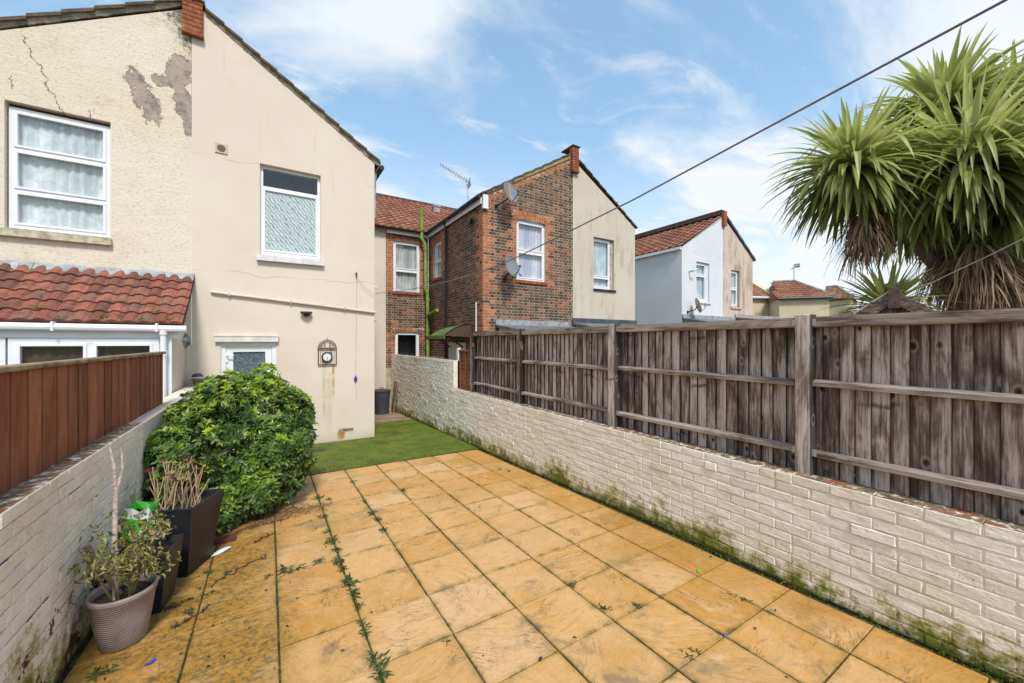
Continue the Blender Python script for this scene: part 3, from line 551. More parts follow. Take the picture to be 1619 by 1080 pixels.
# moss growing in the angle between wall and paving
ms = MB()
for i in range(2600):
    y = 0.2+6.3*random.random()**1.3; den = mnoise.noise(Vector((0, y*1.3, 3)))+0.5*mnoise.noise(Vector((0, y*4, 9)))
    if den < random.uniform(-0.5, 0.5): continue
    h = abs(random.gauss(0, 0.035))+0.004; x = XW-random.random()*0.05 if h < 0.03 else XW-0.004-random.random()*0.012; z = gz(x, y)+(h if x > XW-0.02 else 0.004)
    ms.cur = random.random(); s = random.uniform(0.004, 0.012)
    for k in range(4):
        d = Vector((random.gauss(-0.5, .6), random.gauss(0, .8), random.gauss(0.4, .6))).normalized()*s; e = Vector((random.gauss(0, 1), random.gauss(0, 1), random.gauss(0, 1))).normalized()*s*0.5
        p = Vector((x, y, z)); ms.face([p-e, p+d, p+e])
tag(ms.build('moss', M['moss']), 'tufts of green moss along the foot of the white garden wall', 'moss', kind='stuff')

# ------------------------------------------------------------------ weathered close-board fence on the garden wall
def fence_right():
    f = thing('board_fence', (3.42, 3.1, 0.755), 'tall weathered grey brown board fence with posts and rails on the white wall', 'fence')
    posts = [-0.61, 1.29, 3.19, 5.16, 6.86]; T = TX(3.40)
    for p in posts:
        m = MB(); m.cur = random.random(); w = 0.05
        m.piece(T, p-w, p+w, 0.70 if p < 6.5 else 0.62, 1.935, -0.045, 0.06, 0.006, 0.003)
        z = 1.935; m.face([T(p-w+.006, z-.006, -0.045), T(p+w-.006, z-.006, -0.045), T(p+w-.006, z, 0.06), T(p-w+.006, z, 0.06)]); m.build('post', M['fence'], f)
    y = posts[0]
    for b0, b1 in zip(posts, posts[1:]):
        y = b0+0.04
        while y < b1-0.03:
            w = random.uniform(0.084, 0.102); m = MB(); m.cur = random.random(); y1 = min(y+w+0.014, b1-0.02); d = 0.048+random.uniform(-.002, .003); tl = random.uniform(-.003, .003)
            z0, z1 = 0.742, 1.86
            v = [T(y, z0, d-0.006), T(y1, z0, d+0.012), T(y1+tl, z1, d+0.012), T(y+tl, z1, d-0.006), T(y, z0, d+0.010), T(y1, z0, d+0.020), T(y1+tl, z1, d+0.020), T(y+tl, z1, d+0.010)]
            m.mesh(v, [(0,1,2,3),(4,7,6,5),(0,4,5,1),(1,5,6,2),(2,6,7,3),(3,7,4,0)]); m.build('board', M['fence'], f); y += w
        for z, hh in ((1.415, 0.042), (0.915, 0.042)):
            sag = random.uniform(-.012, .012); m = MB(); m.cur = random.random(); n = 4
            for k in range(n):   # a rail with a weathered top bevel
                a, b = b0+0.05+(b1-b0-0.1)*k/n, b0+0.05+(b1-b0-0.1)*(k+1)/n; zo = z+sag*(k+.5)/n
                m.mesh([T(a, zo-hh/2, -0.006), T(b, zo-hh/2+sag/n, -0.006), T(b, zo+hh/2-.012+sag/n, -0.006), T(a, zo+hh/2-.012, -0.006), T(a, zo+hh/2+.006, 0.046), T(b, zo+hh/2+.006+sag/n, 0.046), T(a, zo-hh/2, 0.046), T(b, zo-hh/2+sag/n, 0.046)], [(0,1,2,3),(3,2,5,4),(0,6,7,1)])
            m.build('rail', M['rail'], f)
        m = MB(); m.cur = random.random(); m.piece(T, b0+0.05, b1-0.05, 1.838, 1.912, -0.014, 0.075, 0.006, 0.003); m.tbox(T, b0+0.05, b1-0.05, 1.905, 1.914, -0.012, 0.075); m.build('top_rail', M['rail'], f)
        for pz in (1.875, 0.915):
            for e in (b0+0.052, b1-0.052-0.022): m = MB(); m.tbox(T, e, e+0.022, pz-0.024, pz+0.024, -0.02, -0.005); m.build('bracket', M['metal'], f)
fence_right()
# small brown overlap panel where the wall steps up
bp = thing('overlap_panel', (3.42, 7.33, 0.75), 'small reddish brown overlap fence panel between the grey fence and the higher wall', 'fence panel')
T = TX(3.40)
for i in range(9):
    m = MB(); m.cur = random.random(); z = 0.75+i*0.085; m.mesh([T(6.94, z, 0.012), T(7.48, z, 0.012), T(7.48, z+0.10, 0.03), T(6.94, z+0.10, 0.03), T(6.94, z, 0.024), T(7.48, z, 0.024)], [(0,1,2,3),(0,4,5,1)]); m.build('board', M['brown_fence'], bp)
for a in (6.94, 7.2, 7.46): m = MB(); m.tbox(T, a-.018, a+.018, 0.75, 1.545, -0.012, 0.012); m.build('batten', M['brown_fence'], bp)
m = MB(); m.tbox(T, 6.92, 7.5, 1.53, 1.56, -0.02, 0.04); m.build('top_rail', M['brown_fence'], bp)
m = MB(); m.tbox(T, 7.50, 7.56, 0.7, 1.60, -0.04, 0.03); m.build('post', M['white_plastic'], bp)

# ------------------------------------------------------------------ brown fence on the left wall
lf = thing('brown_fence', (-1.09, 3.8, 1.0), 'reddish brown stained board fence standing on the low white wall', 'fence')
T = TX(-1.075, -1); y = 0.6
while y < 6.15:
    w = random.uniform(0.14, 0.185); m = MB(); m.cur = random.random(); y1 = min(y+w+0.012, 6.18); d = random.uniform(-.002, .002)
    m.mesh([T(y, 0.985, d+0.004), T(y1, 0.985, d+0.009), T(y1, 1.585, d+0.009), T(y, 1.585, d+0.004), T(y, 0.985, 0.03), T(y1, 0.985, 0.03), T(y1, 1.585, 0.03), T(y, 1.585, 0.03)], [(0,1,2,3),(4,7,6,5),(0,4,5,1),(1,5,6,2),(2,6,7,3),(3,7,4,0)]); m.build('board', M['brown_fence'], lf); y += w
for a0, a1 in ((0.6, 2.2), (2.2, 4.05), (4.05, 6.2)):
    m = MB(); m.piece(T, a0+.004, a1-.004, 1.586, 1.612, -0.022, 0.055, 0.005, 0.003); m.tbox(T, a0+.006, a1-.006, 1.606, 1.614, -0.017, 0.055); m.build('capping', M['cap'], lf)

# ------------------------------------------------------------------ our house: smooth cream rendered extension, and the main block behind
def verge(parent, T, a0, z0, a1, z1, n, th=0.05, mort=True, mat='verge'):
    """stepped tile ends bedded in mortar along a gable slope, from low to high or high to low"""
    for i in range(n):
        s, e = i/n, (i+1)/n; A, B = a0+(a1-a0)*s, a0+(a1-a0)*e; ZA, ZB = z0+(z1-z0)*s, z0+(z1-z0)*e; up = 1 if z1 > z0 else -1; m = MB()
        k0, k1 = (0.042, 0.012) if up > 0 else (0.012, 0.042); j = random.uniform(-.006, .006)
        v = [T(A, ZA+k0+j, -0.06), T(B, ZB+k1+j, -0.06), T(B, ZB+k1+th+j, -0.06), T(A, ZA+k0+th+j, -0.06), T(A, ZA+k0+j, 0.3), T(B, ZB+k1+j, 0.3), T(B, ZB+k1+th+j, 0.3), T(A, ZA+k0+th+j, 0.3)]
        m.mesh(v, [(0,1,2,3),(4,7,6,5),(0,4,5,1),(1,5,6,2),(2,6,7,3),(3,7,4,0)]); m.build('verge_tile', M[mat], parent)
    if mort:
        m = MB(); n2 = n*4
        for i in range(n2):
            s, e = i/n2, (i+1)/n2; A, B = a0+(a1-a0)*s, a0+(a1-a0)*e; ZA, ZB = z0+(z1-z0)*s, z0+(z1-z0)*e; j = random.uniform(0, 0.018)
            m.mesh([T(A, ZA-0.035-j, -0.012), T(B, ZB-0.035-j, -0.012), T(B, ZB+0.05, -0.035), T(A, ZA+0.05, -0.035), T(A, ZA-0.035-j, 0.02), T(B, ZB-0.035-j, 0.02)], [(0,1,2,3),(0,4,5,1)])
        m.build('verge_mortar', M['verge_mortar'], parent)
def roof_slope(mb, x0, z0, x1, z1, y0, y1):
    mb.face([(x0, y0, z0), (x1, y0, z1), (x1, y1, z1), (x0, y1, z0)])
XP = -1.12                                 # party line of the pair on the left
our = thing('rendered_house', (0.4, Y0, gz(0.4, Y0)), 'house with smooth cream rendered gable, patterned window and a birdcage clock on its wall', 'house')
m = MB(); facade(m, TF, [(XP, 7.50), (-0.95, 7.45), (1.893, 5.56)], -0.5, [(-0.143, 0.865, 3.335, 5.02), (-0.722, 0.116, -0.26, 1.722)], 0.13)
m.face([(1.893, Y0, -0.5), (1.893, 12.375, -0.55), (1.893, 12.375, 5.56), (1.893, Y0, 5.56)])       # side wall to the alley
m.face([(1.893, 12.375, -0.55), (3.10, 12.375, -0.55), (3.10, 12.375, 5.3), (1.893, 12.375, 5.3)])  # rear wall of the main block
m.build('wall', M['cream'], our)
m = MB(); roof_slope(m, XP, 7.60, 2.02, 5.53, Y0-0.05, 13.2); o = m.build('roof', M['tile_far'], our)
verge(our, TF, 2.0, 5.49, -0.93, 7.42, 11)
# gutter end and fascia at the eaves corner
m = MB(); m.tube([(2.03, Y0-0.07, 5.43), (2.03, 12.3, 5.40)], 0.055, 8); m.build('gutter', M['black'], our)
m = MB(); m.tube([(1.95, Y0+0.12, 5.40), (1.935, Y0+0.16, 5.2), (1.935, Y0+0.16, 4.4)], 0.03, 8); m.build('downpipe', M['lead'], our)
# brick corbel on the party line
cb = MB()
for k in range(8):
    z = 6.93+k*0.078; e = 0.0 if k else -0.02
    for a0, a1 in ((-1.235, -1.10), (-1.09, -0.965)) if k % 2 else ((-1.235, -1.16), (-1.15, -0.965)): cb.cur = random.random(); cb.piece(TF, a0+e*0.5, a1-e*0.5, z, z+0.068, -0.075+e, 0.05, 0.005, 0.002)
cb.tbox(TF, -1.225, -0.975, 6.93, 7.56, -0.066, 0.05)
cbo = cb.build('corbel', M['redbrick'], our); m = MB(); m.tbox(TF, -1.26, -0.94, 7.55, 7.60, -0.11, 0.3); m.build('flashing', M['lead'], cbo)
# first-floor window: clear top light over a patterned pane
w = window(our, TF, -0.143, 0.865, 3.375, 5.018, 0.085, 0.05, (4.62,), ('sash', 'fixed'), 'room', 'window with a dark top light over swirl patterned glass', 'glass')
m = MB(); m.tbox(TF, -0.06, 0.785, 3.455, 4.568, 0.10, 0.107); m.build('patterned_pane', M['pattern'], w)
for k, (a, b) in enumerate(((-0.191, 0.10), (0.104, 0.55), (0.554, 0.922))):
    m = MB(); m.tbox(TF, a, b, 3.222+0.002*k, 3.318, -0.075, 0.08); m.build('sill_tile', M['white_sill'], our)
m = MB(); m.tbox(TF, -0.135, 0.857, 3.318, 3.372, 0.02, 0.13); m.build('sub_sill', M['white_plastic'], our)
# back door under a white lintel box
d = MB(); fw = 0.07
for a0, a1, z0, z1 in ((-0.722, -0.652, -0.26, 1.722), (0.046, 0.116, -0.26, 1.722), (-0.652, 0.046, 1.652, 1.722)): d.tbox(TF, a0, a1, z0, z1, 0.03, 0.12)
do = d.build('door', M['upvc'], our)
l = MB()
for a0, a1, z0, z1 in ((-0.645, -0.545, -0.24, 1.645), (-0.06, 0.04, -0.24, 1.645), (-0.545, -0.06, 1.545, 1.645), (-0.545, -0.06, 0.55, 0.68), (-0.545, -0.06, -0.24, -0.04)): l.tbox(TF, a0, a1, z0, z1, 0.045, 0.11)
l.tbox(TF, -0.545, -0.06, -0.04, 0.55, 0.07, 0.1); l.build('door_leaf', M['upvc'], do)
m = MB(); m.tbox(TF, -0.545, -0.06, 0.68, 1.545, 0.07, 0.09); m.build('pane', M['door_glass'], do)
m = MB(); m.tbox(TF, -0.655, -0.615, 1.36, 1.53, 0.028, 0.045); m.tube([TF(-0.635, 1.49, 0.04), TF(-0.635, 1.49, -0.02), TF(-0.53, 1.485, -0.025)], 0.011, 8); m.build('handle', M['upvc'], do)
m = MB(); m.tbox(TF, -0.802, 0.147, 1.728, 1.832, -0.06, 0.0); m.tbox(TF, -0.81, 0.155, 1.824, 1.842, -0.07, 0.0); m.build('lintel_box', M['white_plastic'], our)
# waste pipe, stubs, vents
m = MB(); m.tube([TF(-0.86, 2.60, -0.025), TF(-0.80, 2.59, -0.035), TF(1.93, 2.345, -0.035)], 0.022, 10); m.build('waste_pipe', plain('cream_painted_pipe', (0.60, 0.535, 0.44), 0.6, 0.2, 5, 0.0), our)
m = MB()
for a in (-0.6, 0.35, 1.3): m.tbox(TF, a-.012, a+.012, 2.59-(a+.86)*0.088-.03, 2.59-(a+.86)*0.088+.03, -0.062, 0)
m.build('pipe_clip', M['metal'], our)
m = MB()
for z in (2.18, 2.9): m = MB(); m.tube([(1.89, Y0+0.12, z), (1.97, Y0+0.12, z)], 0.02, 8); m.build('pipe_stub', M['white_plastic'], our)
v = MB(); v.tbox(TF, -0.80, -0.625, 5.05, 5.22, -0.018, 0.0); vo = v.build('extractor_vent', plain('beige_plastic', (0.52, 0.45, 0.35), 0.6, 0.15, 6, 0.0), our)
m = MB()
for k in range(20):
    a, b = 2*pi*k/20, 2*pi*(k+1)/20; m.face([TF(-0.712, 5.135, -0.0195), TF(-0.712+.062*cos(a), 5.135+.062*sin(a), -0.0195), TF(-0.712+.062*cos(b), 5.135+.062*sin(b), -0.0195)])
for k in range(7): z = 5.085+k*0.0165; m.tbox(TF, -0.712-sqrt(max(0, .062**2-(z-5.135)**2)), -0.712+sqrt(max(0, .062**2-(z-5.135)**2)), z-.003, z+.003, -0.024, -0.02)
m.build('grille', plain('brown_grille', (0.20, 0.165, 0.125), 0.7, 0.2, 6, 0.0), vo)
v = MB(); v.tbox(TF, 1.255, 1.475, -0.105, -0.035, -0.006, 0.0); vo = v.build('air_brick', M['sill'], our); m = MB()
for k in range(9): m.tbox(TF, 1.27+k*0.0225, 1.284+k*0.0225, -0.092, -0.048, -0.0085, -0.0065)
m.build('slot', M['black'], vo)
# outside light on the wall
lt = thing('wall_light', TF(0.61, 2.2, -0.06), 'small dark round wall light above the birdcage clock', 'wall light')
m = MB(); m.lathe([(0.0, 0.0), (0.10, 0.0), (0.105, -0.02), (0.09, -0.045), (0.0, -0.045)], TF(0.61, 2.31, -0.07), 20, 1, 0.7); m.build('housing', M['iron'], lt)
m = MB(); m.lathe([(0.0, -0.10), (0.035, -0.095), (0.055, -0.07), (0.06, -0.04)], TF(0.61, 2.31, -0.07), 18, 1, 0.8); m.build('sensor', M['black'], lt)
# birdcage clock
ck = thing('wall_clock', TF(0.98, 1.27, -0.03), 'clock in a bronze birdcage frame with a black rimmed white face', 'clock')
fr = MB(); d = -0.03; A0, A1, B0, B1 = 0.82, 1.145, 1.275, 1.60
P = lambda a, z: TF(a, z, d)
for q in ([(A0, B0), (A1, B0)], [(A0, B0), (A0, B1)], [(A1, B0), (A1, B1)]): fr.tube([P(*x) for x in q], 0.009, 6)
fr.tube([P(A0-.01, B1), P(A1+.01, B1)], 0.013, 6); fr.tube([P(A0-.005, B0), P(A1+.005, B0)], 0.012, 6)
for k in range(1, 8): a = A0+(A1-A0)*k/8; fr.tube([P(a, B0), P(a, B1)], 0.003, 5)
cx = (A0+A1)/2; R = (A1-A0)/2; fr.tube([P(cx+R*cos(t*pi/12), B1+R*1.0*sin(t*pi/12)) for t in range(13)], 0.008, 6)
for s in (0.33, 0.66): fr.tube([P(cx+R*s*cos(t*pi/10), B1+R*sin(t*pi/10)) for t in range(11)], 0.004, 5)
for q in (-0.5, 0.5): fr.tube([P(cx+R*q+0.045*cos(t*pi/6), B1+.05+0.045*sin(t*pi/6)) for t in range(10)], 0.004, 5)
fr.tube([P(cx, B1+R), P(cx, B1+R+.035)], 0.007, 6); fr.build('cage', M['iron'], ck)
def disc(mb, T, a, z, r, d, n=28):
    for k in range(n): t0, t1 = 2*pi*k/n, 2*pi*(k+1)/n; mb.face([T(a, z, d), T(a+r*cos(t0), z+r*sin(t0), d), T(a+r*cos(t1), z+r*sin(t1), d)])
m = MB(); m.tube([P(cx-.005+.088*cos(t*pi/14), 1.425+.088*sin(t*pi/14)) for t in range(29)], 0.014, 8, False); m.build('rim', M['black'], ck)
m = MB(); disc(m, TF, cx-.005, 1.425, 0.085, -0.034); fc = m.build('face', M['clock_face'], ck)
m = MB()
for k in range(12): t = k*pi/6; m.tube([TF(cx-.005+.062*cos(t), 1.425+.062*sin(t), -0.0355), TF(cx-.005+.074*cos(t), 1.425+.074*sin(t), -0.0355)], 0.0026, 4)
m.build('hour_mark', M['black'], fc)
m = MB(); m.tube([TF(cx-.005, 1.44, -0.0375), TF(cx-.005, 1.365, -0.0375)], 0.003, 4); m.tube([TF(cx-.005, 1.425, -0.0375), TF(cx+.0, 1.385, -0.0375)], 0.004, 4); m.build('hand', M['black'], fc)
for (a, z, s) in ((cx+.06, 1.565, -1), (cx-.085, 1.325, 1)):
    m = MB(); m.lathe([(0.001, -0.014), (0.013, -0.004), (0.015, 0.006), (0.006, 0.014), (0.001, 0.016)], TF(a, z, -0.045), 8); m.tube([TF(a, z, -0.045), TF(a+s*0.045, z-0.01, -0.045)], [0.011, 0.003], 6); m.tube([TF(a, z+.008, -0.045), TF(a-s*0.028, z+.018, -0.045)], [0.009, 0.002], 6); m.build('bird', M['black'], ck)
# pulley bracket, cord and its tag
pl = thing('cord_pulley', TF(1.526, 3.05, -0.03), 'small pulley bracket with a cord and purple tag hanging down the cream wall', 'pulley')
m = MB(); m.tbox(TF, 1.512, 1.545, 3.10, 3.16, -0.03, 0); m.tube([TF(1.528, 3.10, -0.03), TF(1.535, 3.05, -0.035)], 0.012, 6); m.build('bracket', M['iron'], pl)
m = MB(); m.tube([TF(1.535, 3.06, -0.04), TF(1.525, 2.0, -0.03), TF(1.512, 1.03, -0.03)], 0.0032, 5); m.tube([TF(1.512, 0.9, -0.03), TF(1.53, 0.75, -0.025), TF(1.525, 0.53, -0.02)], 0.0025, 5); m.tube([TF(1.535, 3.06, -0.04), TF(1.72, 2.84, -0.06), TF(1.90, 2.70, -0.04)], 0.0035, 5); m.build('cord', M['line'], pl)
m = MB(); m.mesh([TF(1.512, 1.045, -.035), TF(1.475, 0.965, -.035), TF(1.512, 0.885, -.035), TF(1.55, 0.965, -.035), TF(1.512, 0.965, -.06), TF(1.512, 0.965, -.01)], [(0,1,4),(1,2,4),(2,3,4),(3,0,4),(0,5,1),(1,5,2),(2,5,3),(3,5,0)]); m.build('tag', M['purple'], pl)
# little shelf with a cap on it, beside the door
sh = thing('wall_shelf', TF(-0.98, 1.0, -0.12), 'small worn wooden shelf with iron brackets on the cream wall beside the door', 'shelf')
m = MB(); m.tbox(TF, -1.10, -0.86, 1.10, 1.125, -0.30, 0); m.build('board', M['cap'], sh)
for a in (-1.06, -0.90): m = MB(); m.tube([TF(a, 1.10, -0.27), TF(a, 1.02, -0.12), TF(a, 0.86, -0.01)], 0.008, 6); m.build('bracket', M['iron'], sh)
cp = thing('cap', TF(-1.02, 1.125, -0.18), 'dark and white cloth cap lying on the small wall shelf', 'cap')
m = MB(); m.lathe([(0.0, 0.075), (0.04, 0.07), (0.07, 0.045), (0.08, 0.0)], TF(-1.02, 1.126, -0.18), 14, 1.0, 1.1); m.build('crown', M['bin'], cp)
m = MB(); m.lathe([(0.075, 0.012), (0.11, 0.004), (0.105, 0.0), (0.07, 0.002)], TF(-1.035, 1.126, -0.20), 14, 1.0, 1.0); m.build('peak', M['paper'], cp)

# ------------------------------------------------------------------ left neighbour: rough render, lean-to with red tiles
lh = thing('rough_rendered_house', (-2.7, Y0, gz(-2.7, Y0)), 'house with cracked, peeling rough cream render and a net curtained window', 'house')
TL = TY(Y0-0.003)
m = MB(); facade(m, TL, [(-4.25, 5.52), (XP-0.002, 7.42)], -0.5, [(-3.19, -2.11, 3.345, 5.18)], 0.12); m.face([(-4.25, Y0, -.5), (-4.25, 13, -.5), (-4.25, 13, 5.5), (-4.25, Y0, 5.5)]); m.build('wall', M['rough'], lh)
m = MB(); roof_slope(m, -4.4, 5.48, XP, 7.60, Y0-0.05, 13.2); m.build('roof', M['tile_far'], lh)
verge(lh, TL, -4.35, 5.52, -1.24, 7.44, 9, 0.05)
window(lh, TL, -3.175, -2.122, 3.375, 5.125, 0.07, 0.055, (3.93, 4.53), ('sash', 'sash', 'sash'), 'net', 'three light white window with floral net curtains')
m = MB(); m.tbox(TL, -3.30, -2.09, 3.235, 3.34, -0.07, 0.1); m.build('sill', M['sill'], lh)
# lean-to
ln = thing('lean_to', (-2.6, 7.9, gz(-2.6, 7.5)), 'white framed lean-to with a mossy red tiled roof behind the brown fence', 'lean-to')
P0, Uv, Vv = Vector((-4.38, 7.40, 1.985)), Vector((3.30, 0, 0)), Vector((0, 1.08, 0.845))
rf = MB(); nrm = Vector((0, -0.845, 1.08)).normalized()
rf.mesh([P0-nrm*.03, P0+Uv-nrm*.03, P0+Uv+Vv-nrm*.03, P0+Vv-nrm*.03, P0-nrm*.07+Vector((0, .03, 0)), P0+Uv-nrm*.07+Vector((0, .03, 0)), P0+Uv+Vv-nrm*.07, P0+Vv-nrm*.07], [(0,1,2,3),(4,5,6,7),(0,4,5,1),(1,5,6,2),(3,7,4,0)]); ro = rf.build('roof', M['verge'], ln)
for j in range(6):
    for i in range(20):
        m = MB(); m.cur = random.random(); jit = Vector((random.uniform(-.003, .003), 0, random.uniform(-.003, .003))); m.mesh(*tile_geo(P0+jit, Uv, Vv, nrm, i, j, 20, 6, 0.028)); m.build('tile', M['tile'], ro, smooth=False)
for (u, v) in ((0.05, .1), (0.30, 0.19), (0.42, 0.03), (0.86, 0.2), (0.79, 0.04), (0.60, 0.06), (0.93, 0.05)):
    m = MB(); c = P0+Uv*(0.36+u*0.64)+Vv*v+nrm*0.045
    for k in range(70):
        m.cur = random.random(); p = c+Vector((random.gauss(0, .028), random.gauss(0, .018), random.gauss(0, .012))); d1 = Vector((random.gauss(0, 1), random.gauss(0, 1), abs(random.gauss(0, 1)))).normalized()*.014; d2 = d1.cross(nrm)*0.6; m.face([p-d2, p+d1, p+d2])
    o = m.build('moss_cushion', M['moss'], ro); o['kind'] = 'stuff'
m = MB()
for k in range(24): a, b = -4.2+k*0.13, -4.2+(k+1)*0.13; z = 2.86+0.01*sin(k*1.7); m.mesh([(a, Y0-.16, z-.13), (b, Y0-.16, z-.13+.006*sin(k)), (b, Y0-.012, z+.03+.004*sin(k*2.2)), (a, Y0-.012, z+.03+.004*sin(k*2.2-2.2))], [(0,1,2,3)])
m.build('flashing', M['lead'], ln)
m = MB(); m.tube([(-4.3, 7.36, 1.93), (-1.03, 7.36, 1.915)], 0.05, 10); m.build('gutter', M['upvc'], ln)
m = MB()
for x in (-3.6, -2.35, -1.35): m.tbox(TY(7.3), x-.012, x+.012, 1.87, 1.99, -.0, .09)
m.build('gutter_clip', M['upvc'], ln)
m = MB(); m.box(-4.3, -1.12, 7.42, 7.47, 1.78, 1.93); m.build('fascia', M['upvc'], ln)
m = MB(); m.tube([(-1.285, 7.36, 1.90), (-1.285, 7.36, 1.80), (-1.285, 7.36, 1.2), (-1.285, 7.36, -.2)], 0.036, 10); m.tube([(-1.285, 7.36, 1.83), (-1.285, 7.36, 1.9)], 0.047, 10); m.tube([(-1.285, 7.36, 1.52), (-1.285, 7.36, 1.60)], 0.044, 10); m.build('downpipe', M['upvc'], ln)
m = MB(); m.box(-1.335, -1.205, 7.43, 7.50, -.3, 1.78); m.build('end_panel', M['upvc'], ln)
m = MB(); m.box(-1.30, -1.20, 7.505, Y0-.012, -.3, 1.85); m.face([(-1.20, 7.47, 1.85), (-1.20, Y0-.012, 1.85), (-1.20, Y0-.012, 2.70), (-1.20, 7.47, 1.90)]); m.build('side_wall', M['cream'], ln)
window(ln, TY(7.43), -2.76, -1.34, -0.2, 1.775, 0.0, 0.07, (), None, 'wood_in', None, 'glass', (-2.04,))
window(ln, TY(7.43), -4.25, -2.78, -0.2, 1.775, 0.0, 0.07, (), None, 'wood_in', None, 'glass', (-3.5,))
m = MB(); m.mesh([(-1.05, 7.40, 1.86), (-1.0, 7.44, 1.80), (-0.985, 7.44, 1.70), (-1.06, 7.44, 1.62), (-1.09, 7.40, 1.75), (-1.02, 7.36, 1.74)], [(0,1,5),(1,2,5),(2,3,5),(3,4,5),(4,0,5)]); m.build('torn_flashing', M['felt'], ln)

# ------------------------------------------------------------------ brick neighbour
XS, XR, X3, YR = 4.479, 7.39, 10.03, 12.375
bh = thing('brick_house', (5.9, Y0, gz(6, Y0)), 'brown and red brick house with two satellite dishes and a green soil pipe', 'house')
WF = (5.487, 6.43, 3.325, 4.95); WB1 = (3.334, 4.198, 3.30, 4.945); WB2 = (3.394, 4.177, 1.15, 2.04); WS = (11.257, 11.907, 3.71, 4.86)
TS = TX(XS); TB = TY(YR)
topF = lin([(XS, 5.36), (XR, 7.03)])
core = MB(); facade(core, TF, [(XS, 5.36), (XR, 7.03)], -0.5, [WF], 0.11, 0.008); facade(core, TS, [(Y0, 5.3), (YR, 5.3)], -0.5, [WS], 0.11, 0.008); facade(core, TB, [(3.10, 5.3), (XS, 5.3)], -0.5, [WB1, WB2], 0.11, 0.008)
core.build('wall', M['mortar'], bh)
def colour(a, z, k, T, header, holes, quoin):
    red = False; alt = int(z/0.075) % 4 < 2
    if quoin is not None and abs(a-quoin) < (0.34 if alt else 0.2): red = random.random() < 0.88
    for h in holes:
        if h[2]-0.1 < z < h[3]+0.3 and (h[0]-(0.28 if alt else 0.16) < a < h[0] or h[1] < a < h[1]+(0.28 if alt else 0.16)): red = random.random() < 0.9
        if h[0]-.1 < a < h[1]+.1 and h[3]-.02 < z < h[3]+(0.16 if h is WF else 0.06): return None
    if red: return random.uniform(0.76, 1.0)
    if header: return random.uniform(0, 0.45)
    return random.uniform(0.08, 0.68) if random.random() > 0.07 else random.uniform(0.7, 0.85)
bricks = []
for T, a0, a1, top, holes, quoin in ((TF, XS, XR, topF, [WF], XS), (TS, Y0, YR, lambda a: 5.3, [WS], Y0), (TB, 3.10, XS, lambda a: 5.3, [WB1, WB2], None)):
    for l, r, zb, zt, hd in flemish(a0, a1, 0.9, top, holes):
        if T is TS and a0+2 < l and zt < 1.3: continue
        c = colour((l+r)/2, zb, 0, T, hd, holes, quoin)
        if T is TF and zt > topF((l+r)/2)-0.16: c = random.uniform(0.76, 0.95)
        if c is None: continue
        bricks.append((T, l, r, zb, zt, c))
vis_key = lambda b: (b[4]-b[3])*(b[2]-b[1])*(1.0 if b[0] is TF else 0.45)/cam_dist(b[0]((b[1]+b[2])/2, (b[3]+b[4])/2, 0))**2 if b[3] > 2.0 else 0
bricks.sort(key=vis_key, reverse=True); rest = MB()
for i, (T, l, r, zb, zt, c) in enumerate(bricks):
    mm = MB() if i < 300 else rest; mm.cur = c; mm.piece(T, l, r, zb, zt, random.uniform(0.003, 0.006), 0.02, 0.002, 0.001)
    if i < 300: mm.build('brick', M['brick'], bh)
o = rest.build('brickwork', M['brick'], bh); o['kind'] = 'stuff'
def arch(T, h, rings=2, rise=0.07):
    a0, a1, z = h[0]-0.1, h[1]+0.1, h[3]; n = int((a1-a0)/0.078); mid = (a0+a1)/2
    for rg in range(rings):
        for i in range(n):
            t = (i+.5)/n*2-1; a = mid+t*(a1-a0)/2; zb = z+rg*0.112+rise*(1-t*t)-rise*0.6; m = MB(); m.cur = random.uniform(0.74, 1.0); hw = 0.033; tl = t*0.02
            m.mesh([T(a-hw, zb, -.004), T(a+hw, zb, -.004), T(a+hw+tl, zb+.103, -.004), T(a-hw+tl, zb+.103, -.004), T(a-hw, zb, .02), T(a+hw, zb, .02), T(a+hw+tl, zb+.103, .02), T(a-hw+tl, zb+.103, .02)], [(0,1,2,3),(0,4,5,1),(1,5,6,2),(2,6,7,3),(3,7,4,0)]); m.build('arch_brick', M['brick'], bh)
arch(TF, WF); arch(TB, WB1, 1, 0.03); arch(TB, WB2, 1, 0.06); arch(TS, WS, 1, 0.03)
window(bh, TF, WF[0], WF[1], WF[2]+.03, WF[3], 0.06, 0.06, (4.13,), None, 'lilac_drape', 'two light window with lilac curtains')
window(bh, TB, *WB1, 0.06, 0.06, (4.03,), None, 'drape'); window(bh, TB, *WB2, 0.06, 0.06, (), None, 'room', 'dark kitchen window with a white frame'); window(bh, TS, *WS, 0.06, 0.05, (4.28,), None, 'blue_drape')
for T, h in ((TF, WF), (TB, WB1), (TS, WS)): m = MB(); m.cur = 0.85; m.tbox(T, h[0]-.05, h[1]+.05, h[2]-.05, h[2]+.028, -0.03, 0.1); m.build('sill', M['redbrick'], bh)
t = thing('toy_car', TF(5.62, WF[2]+.09, 0.1), 'small blue and orange toy standing behind the lilac curtained window', 'toy')
m = MB(); m.tbox(TF, 5.55, 5.75, 3.42, 3.46, 0.10, 0.13); m.build('base', M['orange'], t); m = MB(); m.lathe([(0.0, 0.1), (0.06, 0.07), (0.085, 0.0)], TF(5.65, 3.46, 0.115), 12, 1, 0.15); m.build('top', M['blue'], t)
